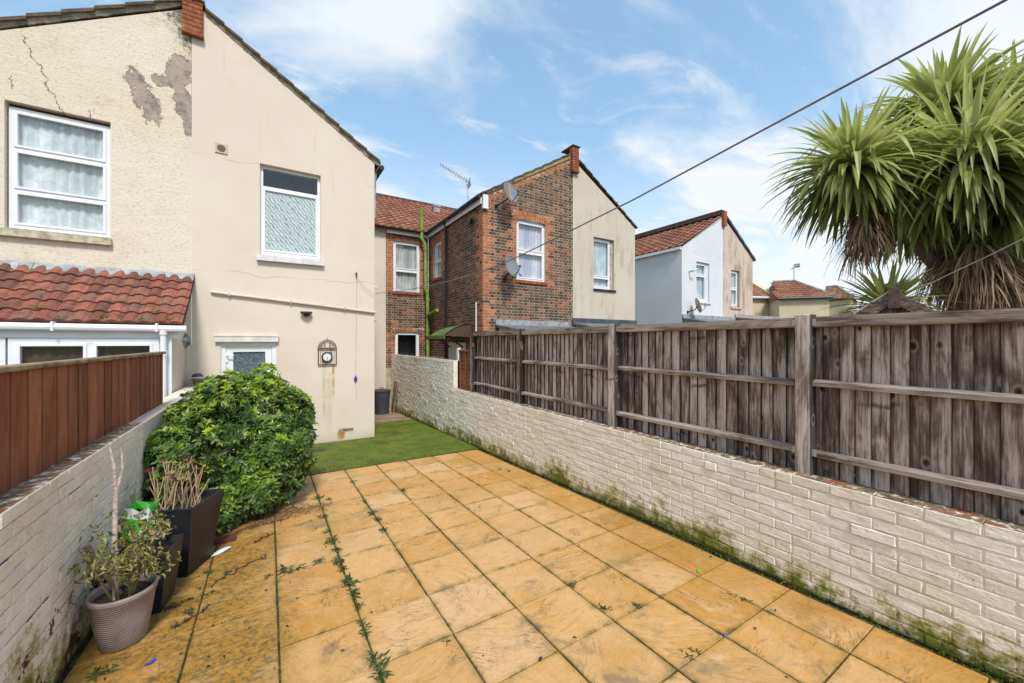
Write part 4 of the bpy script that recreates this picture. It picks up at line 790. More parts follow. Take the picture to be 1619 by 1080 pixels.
# roofs, eaves, pier
m = MB(); roof_slope(m, XS-.1, 5.30, XR, 7.16, Y0-.03, 15.2); rf_ = m.build('roof', M['tile_far'], bh)
m = MB(); m.face([(XS-.06, Y0, 5.13), (XS-.06, YR, 5.13), (XS-.06, YR, 5.28), (XS-.06, Y0, 5.28)]); m.box(XS-.07, XS-.045, Y0-.03, YR, 5.13, 5.29); m.box(3.10, XS, YR-.1, YR-.07, 5.13, 5.28); m.build('fascia', M['upvc'], bh)
m = MB(); m.tube([(XS-.12, Y0-.05, 5.30), (XS-.12, YR, 5.27)], 0.055, 8); m.tube([(3.0, YR-.15, 5.28), (XS-.1, YR-.15, 5.27)], 0.055, 8); m.build('gutter', M['black'], bh)
m = MB(); m.box(XS-.02, XS+.12, Y0-.075, Y0-.005, 5.02, 5.36); m.build('soffit_box', M['upvc'], bh)
verge(bh, TF, XS-.05, 5.33, XR-.08, 7.05, 9, 0.045, False)
m = MB()
for i in range(36): s, e = i/36, (i+1)/36; A, B = XS+.1+(XR-XS-.2)*s, XS+.1+(XR-XS-.2)*e; zA, zB = topF(A)-.01, topF(B)-.01; m.mesh([TF(A, zA, -.03), TF(B, zB, -.03), TF(B, zB+.075, -.05), TF(A, zA+.075, -.05), TF(A, zA, .01), TF(B, zB, .01)], [(0,1,2,3),(0,4,5,1)])
m.build('verge_mortar', plain('ochre_verge_mortar', (0.42, 0.33, 0.16), 0.95, 0.35, 7, 0.4), bh)
pr = MB()
for k in range(9): pr.cur = random.uniform(0.74, 1); z = 6.64+k*0.074; pr.piece(TF, 7.32 if k else 7.31, 7.56, z, z+.066, -0.10, 0.05, .004, .002)
pr.tbox(TF, 7.33, 7.55, 6.62, 7.29, -0.09, 0.05); po = pr.build('corbel', M['redbrick'], bh); m = MB(); m.tbox(TF, 7.30, 7.58, 7.305, 7.335, -0.13, 0.4); m.build('cap_tile', M['verge'], po); m = MB(); m.tbox(TF, 7.31, 7.57, 6.58, 6.63, -0.11, 0.05); m.build('foot_tile', M['verge'], po)
m = MB(); roof_field(m, (1.7, YR-.22, 5.27), (6.2, 0, 0), (0, 4.2, 2.45), 26, 17, 0.03); o = m.build('main_roof_tiles', M['tile_far'], bh); o['kind'] = 'stuff'
m = MB(); m.face([(1.7, YR-.2, 5.22), (7.9, YR-.2, 5.22), (7.9, YR+4, 7.66), (1.7, YR+4, 7.66)]); m.build('main_roof', M['verge'], bh)
m = MB(); m.tube([(1.7, YR+4.0, 7.73), (7.9, YR+4.0, 7.73)], 0.10, 8); m.build('ridge_tile', M['ridge'], bh)
m = MB(); m.box(5.75, 6.0, YR+2.8, YR+3.05, 6.6, 7.3); m.box(5.72, 6.03, YR+2.77, YR+3.08, 7.3, 7.36); m.build('chimney', M['lead'], bh)
# pipes
def pipe(name, pts, r, mat, parent, coll=()):
    m = MB(); m.tube(pts, r, 10)
    for p in coll: m.tube([(p[0], p[1], p[2]-.05), (p[0], p[1], p[2]+.05)], r*1.25, 10)
    return m.build(name, M[mat], parent, smooth=False)
pipe('soil_pipe', [(4.19, 12.2, 6.05), (4.19, 12.2, 5.08), (4.30, 12.2, 4.93), (4.32, 12.2, 4.8), (4.33, 12.2, 3.42), (4.39, 12.2, 3.28), (4.40, 12.2, 1.0)], 0.055, 'green_pipe', bh, [(4.32, 12.2, 4.75), (4.33, 12.2, 3.5), (4.40, 12.2, 3.1), (4.40, 12.2, 2.1)])
pipe('branch_pipe', [(4.40, 12.2, 2.58), (4.40, 11.95, 2.62), (4.40, 11.35, 2.70)], 0.055, 'green_pipe', bh)
pipe('downpipe', [(XS-.12, 10.757, 5.27), (XS-.045, 10.757, 5.1), (XS-.045, 10.757, 1.0)], 0.034, 'black', bh)
pipe('vent_pipe', [(XS-.04, 8.781, 2.73), (XS-.04, 8.781, 1.2)], 0.022, 'white_plastic', bh)
m = MB(); m.mesh([TS(9.03, 4.80, -.04), TS(9.03, 4.92, -.03), TS(9.17, 4.94, -.03), TS(9.17, 4.82, -.04), TS(9.01, 4.74, -.15), TS(9.15, 4.74, -.15)], [(0,1,2,3),(0,4,1),(3,2,5),(0,3,5,4),(1,4,5,2)]); m.tbox(TS, 9.07, 9.13, 4.84, 4.9, -.03, 0); m.build('floodlight', M['black'], bh)
def frame_from(n, up=Vector((0, 0, 1))):
    n = Vector(n).normalized(); x = up.cross(n).normalized(); y = n.cross(x); return x, y, n
def dish(name, c, nrm, r, wall, label, stripe=False, mat='dish'):
    t = thing(name, wall, label, 'satellite dish', 'satellite dishes on the terrace'); x, y, n = frame_from(nrm); c = Vector(c)
    P = lambda a, b, k: c+x*a+y*b+n*k
    m = MB(); rings = [(0, 0), (.35, .02), (.7, .08), (1, .165)]; N_ = 28; vs = []
    for q, k in rings: vs += [P(q*r*cos(2*pi*i/N_), q*r*1.08*sin(2*pi*i/N_), k*r) for i in range(N_)]
    m.mesh(vs, [(j*N_+i, j*N_+(i+1) % N_, (j+1)*N_+(i+1) % N_, (j+1)*N_+i) for j in range(3) for i in range(N_)]); m.tube([P(r*cos(2*pi*i/N_), r*1.08*sin(2*pi*i/N_), .165*r) for i in range(N_+1)], 0.008, 5, False); do_ = m.build('reflector', M[mat], t, smooth=True)
    if stripe: s = MB(); s.mesh([P(a*r, b*r, (.165*(a*a+b*b)+.012)*r) for b in [k/6 for k in range(-5, 6)] for a in (-.08, .10)], [(2*k, 2*k+1, 2*k+3, 2*k+2) for k in range(10)]); s.build('rust_stripe', M['orange'], do_)
    m = MB(); m.tube([P(0, -r*1.0, .15*r), P(0, -r*.75, .75*r), P(0, -r*.35, 1.15*r)], 0.011, 6); m.build('feed_arm', M['black'], t)
    m = MB(); m.tube([P(0, -r*.35, 1.2*r), P(0, -r*.25, 0.95*r)], 0.03, 8); m.build('receiver', M['dish'], t)
    m = MB(); m.tube([P(0, -.02, -.01), P(0, -r*.5, -.10), Vector(wall)], 0.018, 8); m.tube([Vector(wall), Vector(wall)+Vector((0, -.03, 0))], 0.05, 8); m.build('bracket', M['black'], t)
dish('satellite_dish', TF(5.06, 5.43, -.34), (.30, -.92, .22), 0.25, TF(4.86, 5.15, 0), 'grey satellite dish with an orange rust stripe, near the eaves of the brick house', True)
dish('satellite_dish', TF(5.12, 3.60, -.30), (.32, -.91, .22), 0.25, TF(5.12, 3.32, 0), 'plain grey satellite dish beside the lilac curtained window of the brick house')
# aerials
def aerial(name, base, top, boom, n, el, label, thick=0.008):
    t = thing(name, base, label, 'aerial'); m = MB(); m.tube([base, top], thick*1.5, 6); m.build('mast', M['metal'], t)
    a, b = Vector(boom[0]), Vector(boom[1]); m = MB(); m.tube([a, b], thick, 6); bo = m.build('boom', M['metal'], t); u = (b-a).normalized().cross(Vector((0, 0, 1))).normalized()
    for i in range(n): p = a+(b-a)*(i/(n-1)); q = el*(0.62+0.38*i/(n-1)); m = MB(); m.tube([p-u*q, p+u*q], thick*0.7, 5); m.build('element', M['metal'], t)
    for s in (-1, 1): m = MB(); w = (b-a).normalized()*.02+Vector((0, 0, .07*s)); m.mesh([b-u*el+w*.2, b+u*el+w*.2, b+u*el+w*1.5, b-u*el+w*1.5], [(0,1,2,3)]); m.tube([b-u*el+w*1.5, b+u*el+w*1.5], thick*.8, 5); m.build('reflector', M['metal'], t)
AE = (4.41, 9.15, 5.33)
aerial('television_aerial', AE, (4.36, 9.2, 5.98), ((3.72, 9.35, 6.26), (4.42, 9.18, 5.90)), 12, 0.16, 'long television aerial on the eaves of the brick house')
m_ = MB()
# ------------------------------------------------------------------ rendered half of that pair
rh = thing('beige_rendered_house', (8.7, Y0, gz(8, Y0)), 'stained beige rendered gable with one tall window of pale blue curtains', 'house')
WR = (8.207, 9.08, 3.32, 4.87); m = MB(); facade(m, TF, [(XR+.001, 6.98), (X3, 5.40)], -.5, [WR], 0.16, -0.012); m.face([(X3, Y0-.012, -.5), (X3, YR, -.5), (X3, YR, 5.4), (X3, Y0-.012, 5.4)]); m.build('wall', M['beige'], rh)
m = MB(); roof_slope(m, XR, 7.10, X3+.12, 5.42, Y0-.05, 14); m.build('roof', M['tile_far'], rh); verge(rh, TF, X3+.08, 5.36, XR+.18, 6.98, 9, 0.035, False)
window(rh, TF, 8.207, 8.98, 3.34, 4.85, 0.08, 0.05, (3.70,), None, 'blue_drape'); m = MB(); m.tbox(TF, 8.985, 9.075, 3.34, 4.85, 0.06, .16); m.build('jamb', M['sill'], rh); m = MB(); m.tbox(TF, 8.19, 9.13, 3.255, 3.318, -.05, .1); m.build('sill', M['black'], rh)
aerial('roof_aerial', (10.05, 9.6, 5.5), (10.05, 9.6, 6.75), ((9.85, 9.4, 6.62), (10.35, 9.75, 6.58)), 6, 0.2, 'small roof aerial behind the beige rendered gable', 0.012)
def lean(name, label, x0, x1, zt, y1, zf, mat, trim=None):
    t = thing(name, ((x0+x1)/2, (y1+Y0)/2, gz(x0, y1)), label, 'lean-to'); m = MB(); m.box(x0+.1, x1-.1, y1+.1, Y0-.03, -.5, zf-.06); m.face([(x0+.1, y1+.1, zf-.06), (x0+.1, Y0-.03, zf-.06), (x0+.1, Y0-.03, zt-.06)]); m.build('wall', M['far_cream'], t)
    m = MB(); m.mesh([(x0, y1, zf), (x1, y1, zf), (x1, Y0-.02, zt), (x0, Y0-.02, zt), (x0, y1, zf-.06), (x1, y1, zf-.06), (x1, Y0-.02, zt-.06), (x0, Y0-.02, zt-.06)], [(0,1,2,3),(4,7,6,5),(0,4,5,1),(1,5,6,2),(2,6,7,3),(3,7,4,0)]); m.build('roof', M[mat], t)
    m = MB(); m.box(x0, x1, Y0-.05, Y0-.02, zt-.02, zt+.13); m.build('flashing', M[trim or 'lead'], t); return t
lean('felt_lean_to', 'grey felt lean-to roof below the brick gable, just over the fence', XS+.35, XR-.1, 2.16, 6.9, 1.95, 'felt'); lean('slate_lean_to', 'lean-to with slate blue flashing below the beige rendered gable', XR-.02, X3+.05, 2.28, 6.6, 1.95, 'felt', 'blueflash')
# side door with a curved mossy canopy in the neighbour's alley
cn = thing('door_canopy', TS(9.95, 1.5, -.3), 'curved mossy green canopy on brackets over the alley door of the brick house', 'canopy')
m = MB(); n = 8; vs = []
for i in range(n+1): t = i/n; vs += [(XS-.02-.78*t, 9.05, 2.20-.30*t*t), (XS-.02-.78*t, 10.35, 2.14-.34*t*t)]
m.mesh(vs, [(2*i, 2*i+1, 2*i+3, 2*i+2) for i in range(n)]); m.mesh([(x, y, z-.025) for x, y, z in vs], [(2*i, 2*i+1, 2*i+3, 2*i+2) for i in range(n)]); m.build('sheet', M['green_canopy'], cn)
for y in (9.06, 10.34): m = MB(); e = [(x, y, z-.02) for x, yy, z in vs[(0 if y < 10 else 1)::2]]; m.face(e+[(XS-.02, y, 1.84)]); m.build('end_panel', M['iron'], cn)
m = MB(); m.box(XS-.80, XS-.77, 9.05, 10.35, 1.80, 1.89); m.build('front_rail', M['green_canopy'], cn)
for y in (9.55, 10.45): m = MB(); m.tube([(XS-.01, y, 1.55), (XS-.35, y, 1.78), (XS-.66, y, 1.78)], 0.02, 6); m.tube([(XS-.01, y, 2.03), (XS-.35, y, 1.98), (XS-.68, y, 1.78)], 0.016, 6); m.build('bracket', M['iron'], cn)
m = MB(); m.tbox(TS, 9.55, 10.45, -.35, 1.62, -.03, 0); m.tbox(TS, 9.47, 9.55, -.35, 1.70, -.05, 0); m.tbox(TS, 10.45, 10.53, -.35, 1.70, -.05, 0); m.tbox(TS, 9.55, 10.45, 1.62, 1.70, -.05, 0); m.build('door', M['upvc'], bh)
# ------------------------------------------------------------------ white house and its weathered other half
X2, XM, XE = 12.52, 15.16, 17.43
wh = thing('white_house', (13.8, Y0, gz(8, Y0)), 'white rendered house with a brown red tiled roof beyond the beige gable', 'house')
W1 = (13.40, 14.24, 3.22, 4.70); m = MB(); facade(m, TF, [(X2, 5.14), (XM, 6.68)], -.5, [W1], .16); m.face([(X2, Y0, -.5), (X2, YR, -.5), (X2, YR, 5.14), (X2, Y0, 5.14)]); m.build('wall', M['white_r'], wh)
window(wh, TF, 13.40, 14.10, 3.24, 4.68, 0.07, 0.055, (4.22,), None, 'blue_drape'); m = MB(); m.tbox(TF, 13.36, 14.30, 3.16, 3.22, -.05, .1); m.build('sill', M['white_sill'], wh); m = MB(); m.tbox(TF, 14.102, 14.236, 3.24, 4.68, .06, .16); m.build('jamb', M['white_r'], wh)
m = MB(); roof_field(m, (X2-.08, 14.5, 5.14), (0, -6.02, 0), (XM-X2+.08, 0, 1.56), 20, 12, 0.03); o = m.build('roof_tiles', M['tile_far'], wh); o['kind'] = 'stuff'
m = MB(); m.face([(X2-.08, Y0-.02, 5.09), (XM, Y0-.02, 6.64), (XM, 14.5, 6.64), (X2-.08, 14.5, 5.09)]); m.build('roof', M['verge'], wh)
m = MB(); m.box(XM-.16, XM+.10, Y0-.04, 14.5, 6.72, 6.90); m.build('ridge', M['ridge'], wh); m = MB(); m.box(X2-.10, X2-.02, Y0, YR, 5.03, 5.13); m.build('gutter', M['upvc'], wh)
m = MB(); m.cur = .9; m.tbox(TF, XM-.10, XM+.12, 6.28, 6.86, -.10, .05); m.build('corbel', M['redbrick'], wh)
dish('satellite_dish', TF(13.0, 3.02, -.28), (.72, -.62, .28), 0.25, TF(12.85, 2.8, 0), 'rusty brown satellite dish low on the white house', False, 'sill')
m = MB(); m.tube([TF(12.95, 4.28, 0), TF(12.95, 4.28, -.2), TF(13.12, 4.36, -.26)], 0.03, 6); m.build('lamp', M['metal'], wh)
pe = thing('peach_house', (16.3, Y0, gz(8, Y0)), 'weathered peach rendered half gable joined to the white house', 'house')
W2 = (15.755, 16.40, 3.12, 4.62); m = MB(); facade(m, TF, [(XM+.001, 6.66), (XE, 5.24)], -.5, [W2], .16); m.face([(XE, Y0, -.5), (XE, YR, -.5), (XE, YR, 5.24), (XE, Y0, 5.24)]); m.build('wall', M['peach'], pe)
window(pe, TF, 15.755, 16.33, 3.16, 4.60, .07, .055, (3.88,), None, 'blue_drape'); m = MB(); m.tbox(TF, 15.70, 16.5, 3.06, 3.12, -.05, .1); m.build('sill', M['peach'], pe)
verge(pe, TF, XE+.15, 5.12, XM+.1, 6.68, 5, .10, False, 'blueflash'); m = MB(); roof_slope(m, XM, 6.8, XE+.15, 5.2, Y0-.04, 14); m.build('roof', M['tile_far'], pe)
lean('wide_lean_to', 'low grey roofed lean-to with a red tile edge below the white house', X2, 16.0, 2.58, 5.6, 2.05, 'felt'); lean('red_edged_lean_to', 'low lean-to with red tile edge below the peach half gable', 16.02, 19.6, 2.72, 7.0, 2.5, 'tile_far')
# ------------------------------------------------------------------ cream houses further along
def far_block(name, label, u0, u1, d0, d1, ze, zr, run, hl=0.0, hr=0.0, gut='upvc'):
    """a house that faces its own way: front wall from one corner to the other, tiled slope rising away from the garden"""
    P_, Q_ = at_depth(u0, 540, d0), at_depth(u1, 540, d1); P_.z = Q_.z = 0; A = (Q_-P_); w = A.length; A.normalize(); B = Vector((-A.y, A.x, 0))
    if B.dot(P_) < 0: B = -B
    F = lambda a, b, z: P_+A*a+B*b+Vector((0, 0, z)); t = thing(name, F(w/2, 0, -.3), label, 'house')
    m = MB(); m.face([F(0, 0, -.5), F(w, 0, -.5), F(w, 0, ze), F(0, 0, ze)]); m.face([F(0, 0, -.5), F(0, run*2, -.5), F(0, run*2, ze), F(0, 0, ze)]); m.face([F(w, 0, -.5), F(w, run*2, -.5), F(w, run*2, ze), F(w, 0, ze)])
    if not hl: m.face([F(0, 0, ze), F(0, run*2, ze), F(0, run, zr-.05)])
    if not hr: m.face([F(w, 0, ze), F(w, run*2, ze), F(w, run, zr-.05)])
    m.build('wall', M['far_cream'], t)
    o_, U_, V_ = F(-.15, -.15, ze-.03), A*(w+.3), B*(run+.15)+Vector((0, 0, zr-ze)); nn = U_.cross(V_).normalized(); nn = nn if nn.z > 0 else -nn; n = max(5, int((w+.3)/.3)); nv = 8; m = MB()
    for q in range(nv):
        for k in range(n):
            a = (k+.5)/n*(w+.3)
            if a > hl*q/nv and a < w+.3-hr*q/nv: m.cur = random.random(); m.mesh(*tile_geo(o_, U_, V_, nn, k, q, n, nv, .03))
    o = m.build('roof_tiles', M['tile_far'], t); o['kind'] = 'stuff'
    m = MB(); m.face([F(-.15, -.14, ze-.07), F(w+.15, -.14, ze-.07), F(w+.15-hr, run, zr-.05), F(-.15+hl, run, zr-.05)]); m.face([F(-.15, run*2, ze-.07), F(w+.15, run*2, ze-.07), F(w+.15-hr, run, zr-.05), F(-.15+hl, run, zr-.05)])
    if hr: m.face([F(w+.15, -.14, ze-.07), F(w+.15, run*2, ze-.07), F(w+.15-hr, run, zr-.05)])
    if hl: m.face([F(-.15, -.14, ze-.07), F(-.15, run*2, ze-.07), F(-.15+hl, run, zr-.05)])
    m.build('roof', M['tile_far'], t)
    m = MB(); m.tube([F(-.15+hl, run, zr+.02), F(w+.15-hr, run, zr+.02)], .09, 6)
    m.build('ridge', M['verge_mortar'], t)
    if hr: m = MB(); m.tube([F(w+.15-hr, run, zr+.02), F(w+.15, -.15, ze)], .09, 6); m.build('hip', M['verge_mortar'], t)
    m = MB(); m.tube([F(-.12, -.16, ze-.08), F(w+.12, -.16, ze-.08)], .07, 6); m.build('gutter', M[gut], t); return t, F, w
fa, F, w = far_block('cream_house', 'pale cream house with red roof and brick topped parapet beyond the peach gable', 1182, 1217, 22.5, 22.7, 4.36, 5.75, 2.4)
m = MB(); m.mesh([F(w+.02, -.35, -.5), F(w+.5, -.35, -.5), F(w+.5, -.35, 4.35), F(w+.02, -.35, 4.35), F(w+.5, 2.3, 5.95), F(w+.02, 2.3, 5.95), F(w+.5, 2.3, -.5), F(w+.02, 2.3, -.5)], [(0,1,2,3),(3,2,4,5),(1,6,4,2),(0,3,5,7)]); m.build('parapet', M['far_cream'], fa)
m = MB(); a_, b_ = F(w+.05, 2.1, 5.5), F(w+.75, 2.6, 6.25); m.box(a_.x, b_.x, min(a_.y, b_.y), max(a_.y, b_.y)+.3, 5.3, 6.2); m.build('chimney', M['redbrick'], fa)
fb, F, w = far_block('cream_hipped_house', 'pale cream house with a hipped red tiled roof beside the brick topped parapet', 1232, 1311, 21.0, 20.3, 4.12, 5.25, 2.2, 0.5, 1.0, 'bin')
fc_, F3, w3 = far_block('far_red_roof_house', 'distant house with red roof and white gable just left of the palm', 1303, 1345, 27.0, 26.0, 4.7, 5.75, 2.2, 0.0, 1.1, 'bin')
pA = F(w*.62, 2.2, 5.2); aerial('far_aerial', tuple(pA), (pA.x, pA.y, 6.15), ((pA.x-.25, pA.y, 5.95), (pA.x+.35, pA.y, 6.2)), 4, .16, 'thin aerial on the hipped roof of the far cream house', .016)
# ------------------------------------------------------------------ alley bin and board
bn = thing('dustbin', (2.82, 11.75, gz(2.8, 11.75)), 'dark grey plastic dustbin at the end of the side alley', 'dustbin'); zb = gz(2.82, 11.75)+.004
m = MB(); m.lathe([(0.0, 0.01), (.20, 0.0), (.225, .35), (.245, .62), (.25, .66), (.24, .66), (.23, .60), (.0, .55)], (2.82, 11.75, zb), 24); m.build('body', M['bin'], bn, smooth=False)
m = MB(); m.lathe([(.262, .66), (.265, .69), (.24, .71), (0.06, .735), (0, .735)], (2.82, 11.75, zb), 24); m.tube([(2.76, 11.75, zb+.735), (2.79, 11.75, zb+.77), (2.85, 11.75, zb+.77), (2.88, 11.75, zb+.735)], .012, 6); m.build('lid', M['bin'], bn)
m = MB(); m.mesh([(3.10, 11.55, gz(3.1, 11.6)), (3.16, 11.95, gz(3.1, 11.9)), (3.235, 11.95, .52), (3.235, 11.55, .52), (3.13, 11.55, gz(3.1, 11.6)), (3.19, 11.95, gz(3.1, 11.9)), (3.255, 11.95, .52), (3.255, 11.55, .52)], [(0,1,2,3),(4,7,6,5),(0,3,7,4),(1,5,6,2),(3,2,6,7),(0,4,5,1)]); tag(m.build('timber_board', M['cap']), 'short brown board leaning on the white wall beside the dustbin', 'board')

# ------------------------------------------------------------------ plants
def rvec(): 
    while True:
        v = Vector((random.uniform(-1, 1), random.uniform(-1, 1), random.uniform(-1, 1)))
        if 0.05 < v.length < 1: return v.normalized()
def leafblade(mb, p, d, n, L, W, fold=0.25, droop=0.15):
    """pointed oval leaf: two halves folded on the midrib"""
    s = d.cross(n).normalized(); n = s.cross(d).normalized(); m1 = p+d*L*.42; tip = p+d*L-n*droop*L
    mb.mesh([p, m1-n*.02*L, tip, m1+s*W/2+n*fold*W, m1-s*W/2+n*fold*W, p+d*L*.76+s*W*.30+n*(fold*.6*W-droop*.5*L), p+d*L*.76-s*W*.30+n*(fold*.6*W-droop*.5*L), p+d*L*.75-n*droop*.5*L], [(0,3,1),(1,3,5,7),(7,5,2),(0,1,4),(1,7,6,4),(7,2,6)])
def shrub():
    base = Vector((-0.25, 5.55, gz(-.25, 5.55))); t = thing('shrub', base, 'rounded glossy green shrub growing beside the back door', 'shrub')
    blobs = [((-0.22, 5.75, 0.56), (0.68, 0.66, 0.74)), ((-0.52, 5.35, 0.52), (0.46, 0.5, 0.58)), ((0.08, 5.45, 0.50), (0.38, 0.5, 0.52)), ((-0.66, 5.55, .62), (.34, .45, .48)), ((-0.10, 5.28, .24), (.42, .38, .38)), ((-0.14, 5.8, 0.86), (0.40, 0.42, 0.46)), ((-0.40, 5.25, 0.78), (0.28, 0.3, 0.34)), ((0.18, 5.30, 0.62), (0.24, 0.28, 0.30)), ((0.02, 5.2, 0.40), (0.30, 0.26, 0.3)), ((-0.36, 5.6, 1.0), (0.3, 0.3, 0.3)), ((0.2, 5.6, 0.86), (0.24, 0.25, 0.28)), ((-0.78, 5.02, 0.42), (.16, .34, .46)), ((-0.36, 4.86, 0.02), (.17, .13, .15)), ((-0.16, 4.95, 0.08), (.2, .14, .2))]
    mb = MB(); N_ = 0
    def depth_in(p): return max(1-sqrt(sum(((p[i]-c[i])/r[i])**2 for i in range(3))) for c, r in blobs)
    while N_ < 2500:
        c, r = random.choice(blobs); u = rvec(); p = Vector([c[i]+u[i]*r[i]*(1+random.uniform(-.05, .035)) for i in range(3)])
        bump = 0.17*mnoise.noise(p*2.6)+0.08*mnoise.noise(p*8); p += u*bump
        if p.z < gz(p.x, p.y)+.03 or p.x < XL+.0 and p.z < 1.0: continue
        dd = depth_in(p)
        if dd > 0.16: continue
        n = Vector([u[i]/r[i] for i in range(3)]).normalized(); N_ += 1
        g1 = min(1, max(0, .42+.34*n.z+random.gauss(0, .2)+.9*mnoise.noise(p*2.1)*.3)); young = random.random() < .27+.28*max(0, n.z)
        ax = (n+rvec()*.75+Vector((0, 0, .35))).normalized(); s = ax.orthogonal().normalized(); q = ax.cross(s); a0 = random.uniform(0, 6.28); k = random.randint(5, 8)
        for i in range(k):
            a = a0+2*pi*i/k*1.0+random.uniform(-.3, .3); o = s*cos(a)+q*sin(a); lift = random.uniform(.25, .75) if not young else random.uniform(.6, 1.3)
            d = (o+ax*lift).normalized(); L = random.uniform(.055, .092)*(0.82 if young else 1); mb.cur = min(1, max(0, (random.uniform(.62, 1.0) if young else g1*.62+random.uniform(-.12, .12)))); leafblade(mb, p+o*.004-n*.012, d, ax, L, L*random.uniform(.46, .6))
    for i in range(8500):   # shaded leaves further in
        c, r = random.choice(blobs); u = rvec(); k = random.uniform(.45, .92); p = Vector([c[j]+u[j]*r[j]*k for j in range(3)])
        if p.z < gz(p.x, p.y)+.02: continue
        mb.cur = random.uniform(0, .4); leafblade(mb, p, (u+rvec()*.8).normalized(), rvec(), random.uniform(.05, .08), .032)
    sb = MB()
    for q in range(34):     # young shoots breaking the outline, each on its own twig
        x, y = random.uniform(-.95, .36), random.uniform(5.05, 5.8); z = 1.6
        while z > .2 and depth_in((x, y, z)) < .02: z -= .02
        if z < .4: continue
        h = random.uniform(.06, .17); lean = Vector((random.uniform(-.35, .35), random.uniform(-.5, .1), 1)).normalized(); b = Vector((x, y, z-.05)); sb.tube([b, b+lean*(h+.05)], [.004, .002], 5)
        for k in range(5):
            p = b+lean*(.05+h*k/4)
            for sg in (-1, 1): a = k*1.6+(0 if sg > 0 else pi); mb.cur = random.uniform(.5, 1); leafblade(mb, p, (Vector((cos(a), sin(a), 0))+lean*.9).normalized(), lean, random.uniform(.035, .055), .02)
    sb.build('shoot_twigs', M['dry_stem'], t)['kind'] = 'stuff'
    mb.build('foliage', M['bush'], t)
    for i in range(9):
        m = MB(); a = random.uniform(0, 6.28); r = random.uniform(.15, .5); m.tube([base+Vector((cos(a)*.08, sin(a)*.08, 0)), base+Vector((cos(a)*r*.6, sin(a)*r*.6, .3)), base+Vector((cos(a)*r, sin(a)*r, .85))], [.018, .013, .006], 6); m.build('stem', M['bark'], t)
    # dry brown skirt at its foot
    m = MB()
    for i in range(420):
        x = random.gauss(.12, .22); y = random.gauss(4.98, .10); z = gz(x, y)+.006; m.cur = random.random(); a = random.uniform(-2.6, -.4); L = random.uniform(.08, .24); d = Vector((cos(a), sin(a), random.uniform(.0, .9))).normalized(); s = d.cross(Vector((0, 0, 1))).normalized()*.003; p = Vector((x, y, z)); e = p+d*L; e.z = max(gz(e.x, e.y)+.003, e.z-.06*L*4); m.face([p-s, p+s, e])
    m.build('dry_skirt', M['dead'], t)['kind'] = 'stuff'
shrub()
def sword_head(mb, c, n, L, W, up=0.35, rx=1.0, droop=0.9, below=-0.75):
    for i in range(n):
        zc = below+(1-below)*((i+random.random())/n); zc = max(-.95, min(.99, zc)); a = i*2.39996+random.uniform(-.3, .3); h = sqrt(1-zc*zc); d = Vector((cos(a)*h*rx, sin(a)*h*rx, zc)).normalized()
        l = L*random.uniform(.72, 1.06)*(0.82+.18*h); w = W*random.uniform(.8, 1.15); p = Vector(c)+d*.05; seg = 7; side = d.cross(Vector((0, 0, 1))).normalized() if h > .05 else Vector((1, 0, 0)); cur = d.copy(); k = random.uniform(.6, 1.15)*droop
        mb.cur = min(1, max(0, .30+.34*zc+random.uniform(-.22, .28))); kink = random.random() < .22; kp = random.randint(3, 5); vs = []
        for s in range(seg+1):
            t = s/seg; ww = w*(.55+1.1*t if t < .35 else .935*(1-((t-.35)/.65)**1.7))*.5+.0012; nn = side.cross(cur).normalized(); vs += [p-side*ww, p-nn*ww*.35, p+side*ww]
            g_ = k*.13*h*(1+1.6*t); cur = (cur+Vector((0, 0, -g_))).normalized()
            if kink and s == kp: cur = (cur+Vector((0, 0, -1.3))).normalized()
            p = p+cur*l/seg
        mb.mesh(vs, [(3*s, 3*s+1, 3*s+4, 3*s+3) for s in range(seg)]+[(3*s+1, 3*s+2, 3*s+5, 3*s+4) for s in range(seg)])
def skirt(mb, c, n, L, R, top=0.0):
    for i in range(n):
        a = random.uniform(0, 6.28); r = R*random.uniform(.25, 1); p = Vector(c)+Vector((cos(a)*r*.5, sin(a)*r*.5, top+random.uniform(-.25, .1))); mb.cur = random.random(); l = L*random.uniform(.5, 1.1); side = Vector((-sin(a), cos(a), random.uniform(-.3, .3)))*random.uniform(.004, .011); cur = Vector((cos(a)*random.uniform(.1, .8), sin(a)*random.uniform(.1, .8), random.uniform(-.9, -.2))).normalized(); vs = []
        for s in range(5): vs += [p-side*(1-s*.17), p+side*(1-s*.17)]; p = p+cur*l/4; cur = (cur+Vector((random.uniform(-.22, .22), random.uniform(-.22, .22), -.55))).normalized()
        mb.mesh(vs, [(2*s, 2*s+1, 2*s+3, 2*s+2) for s in range(4)])
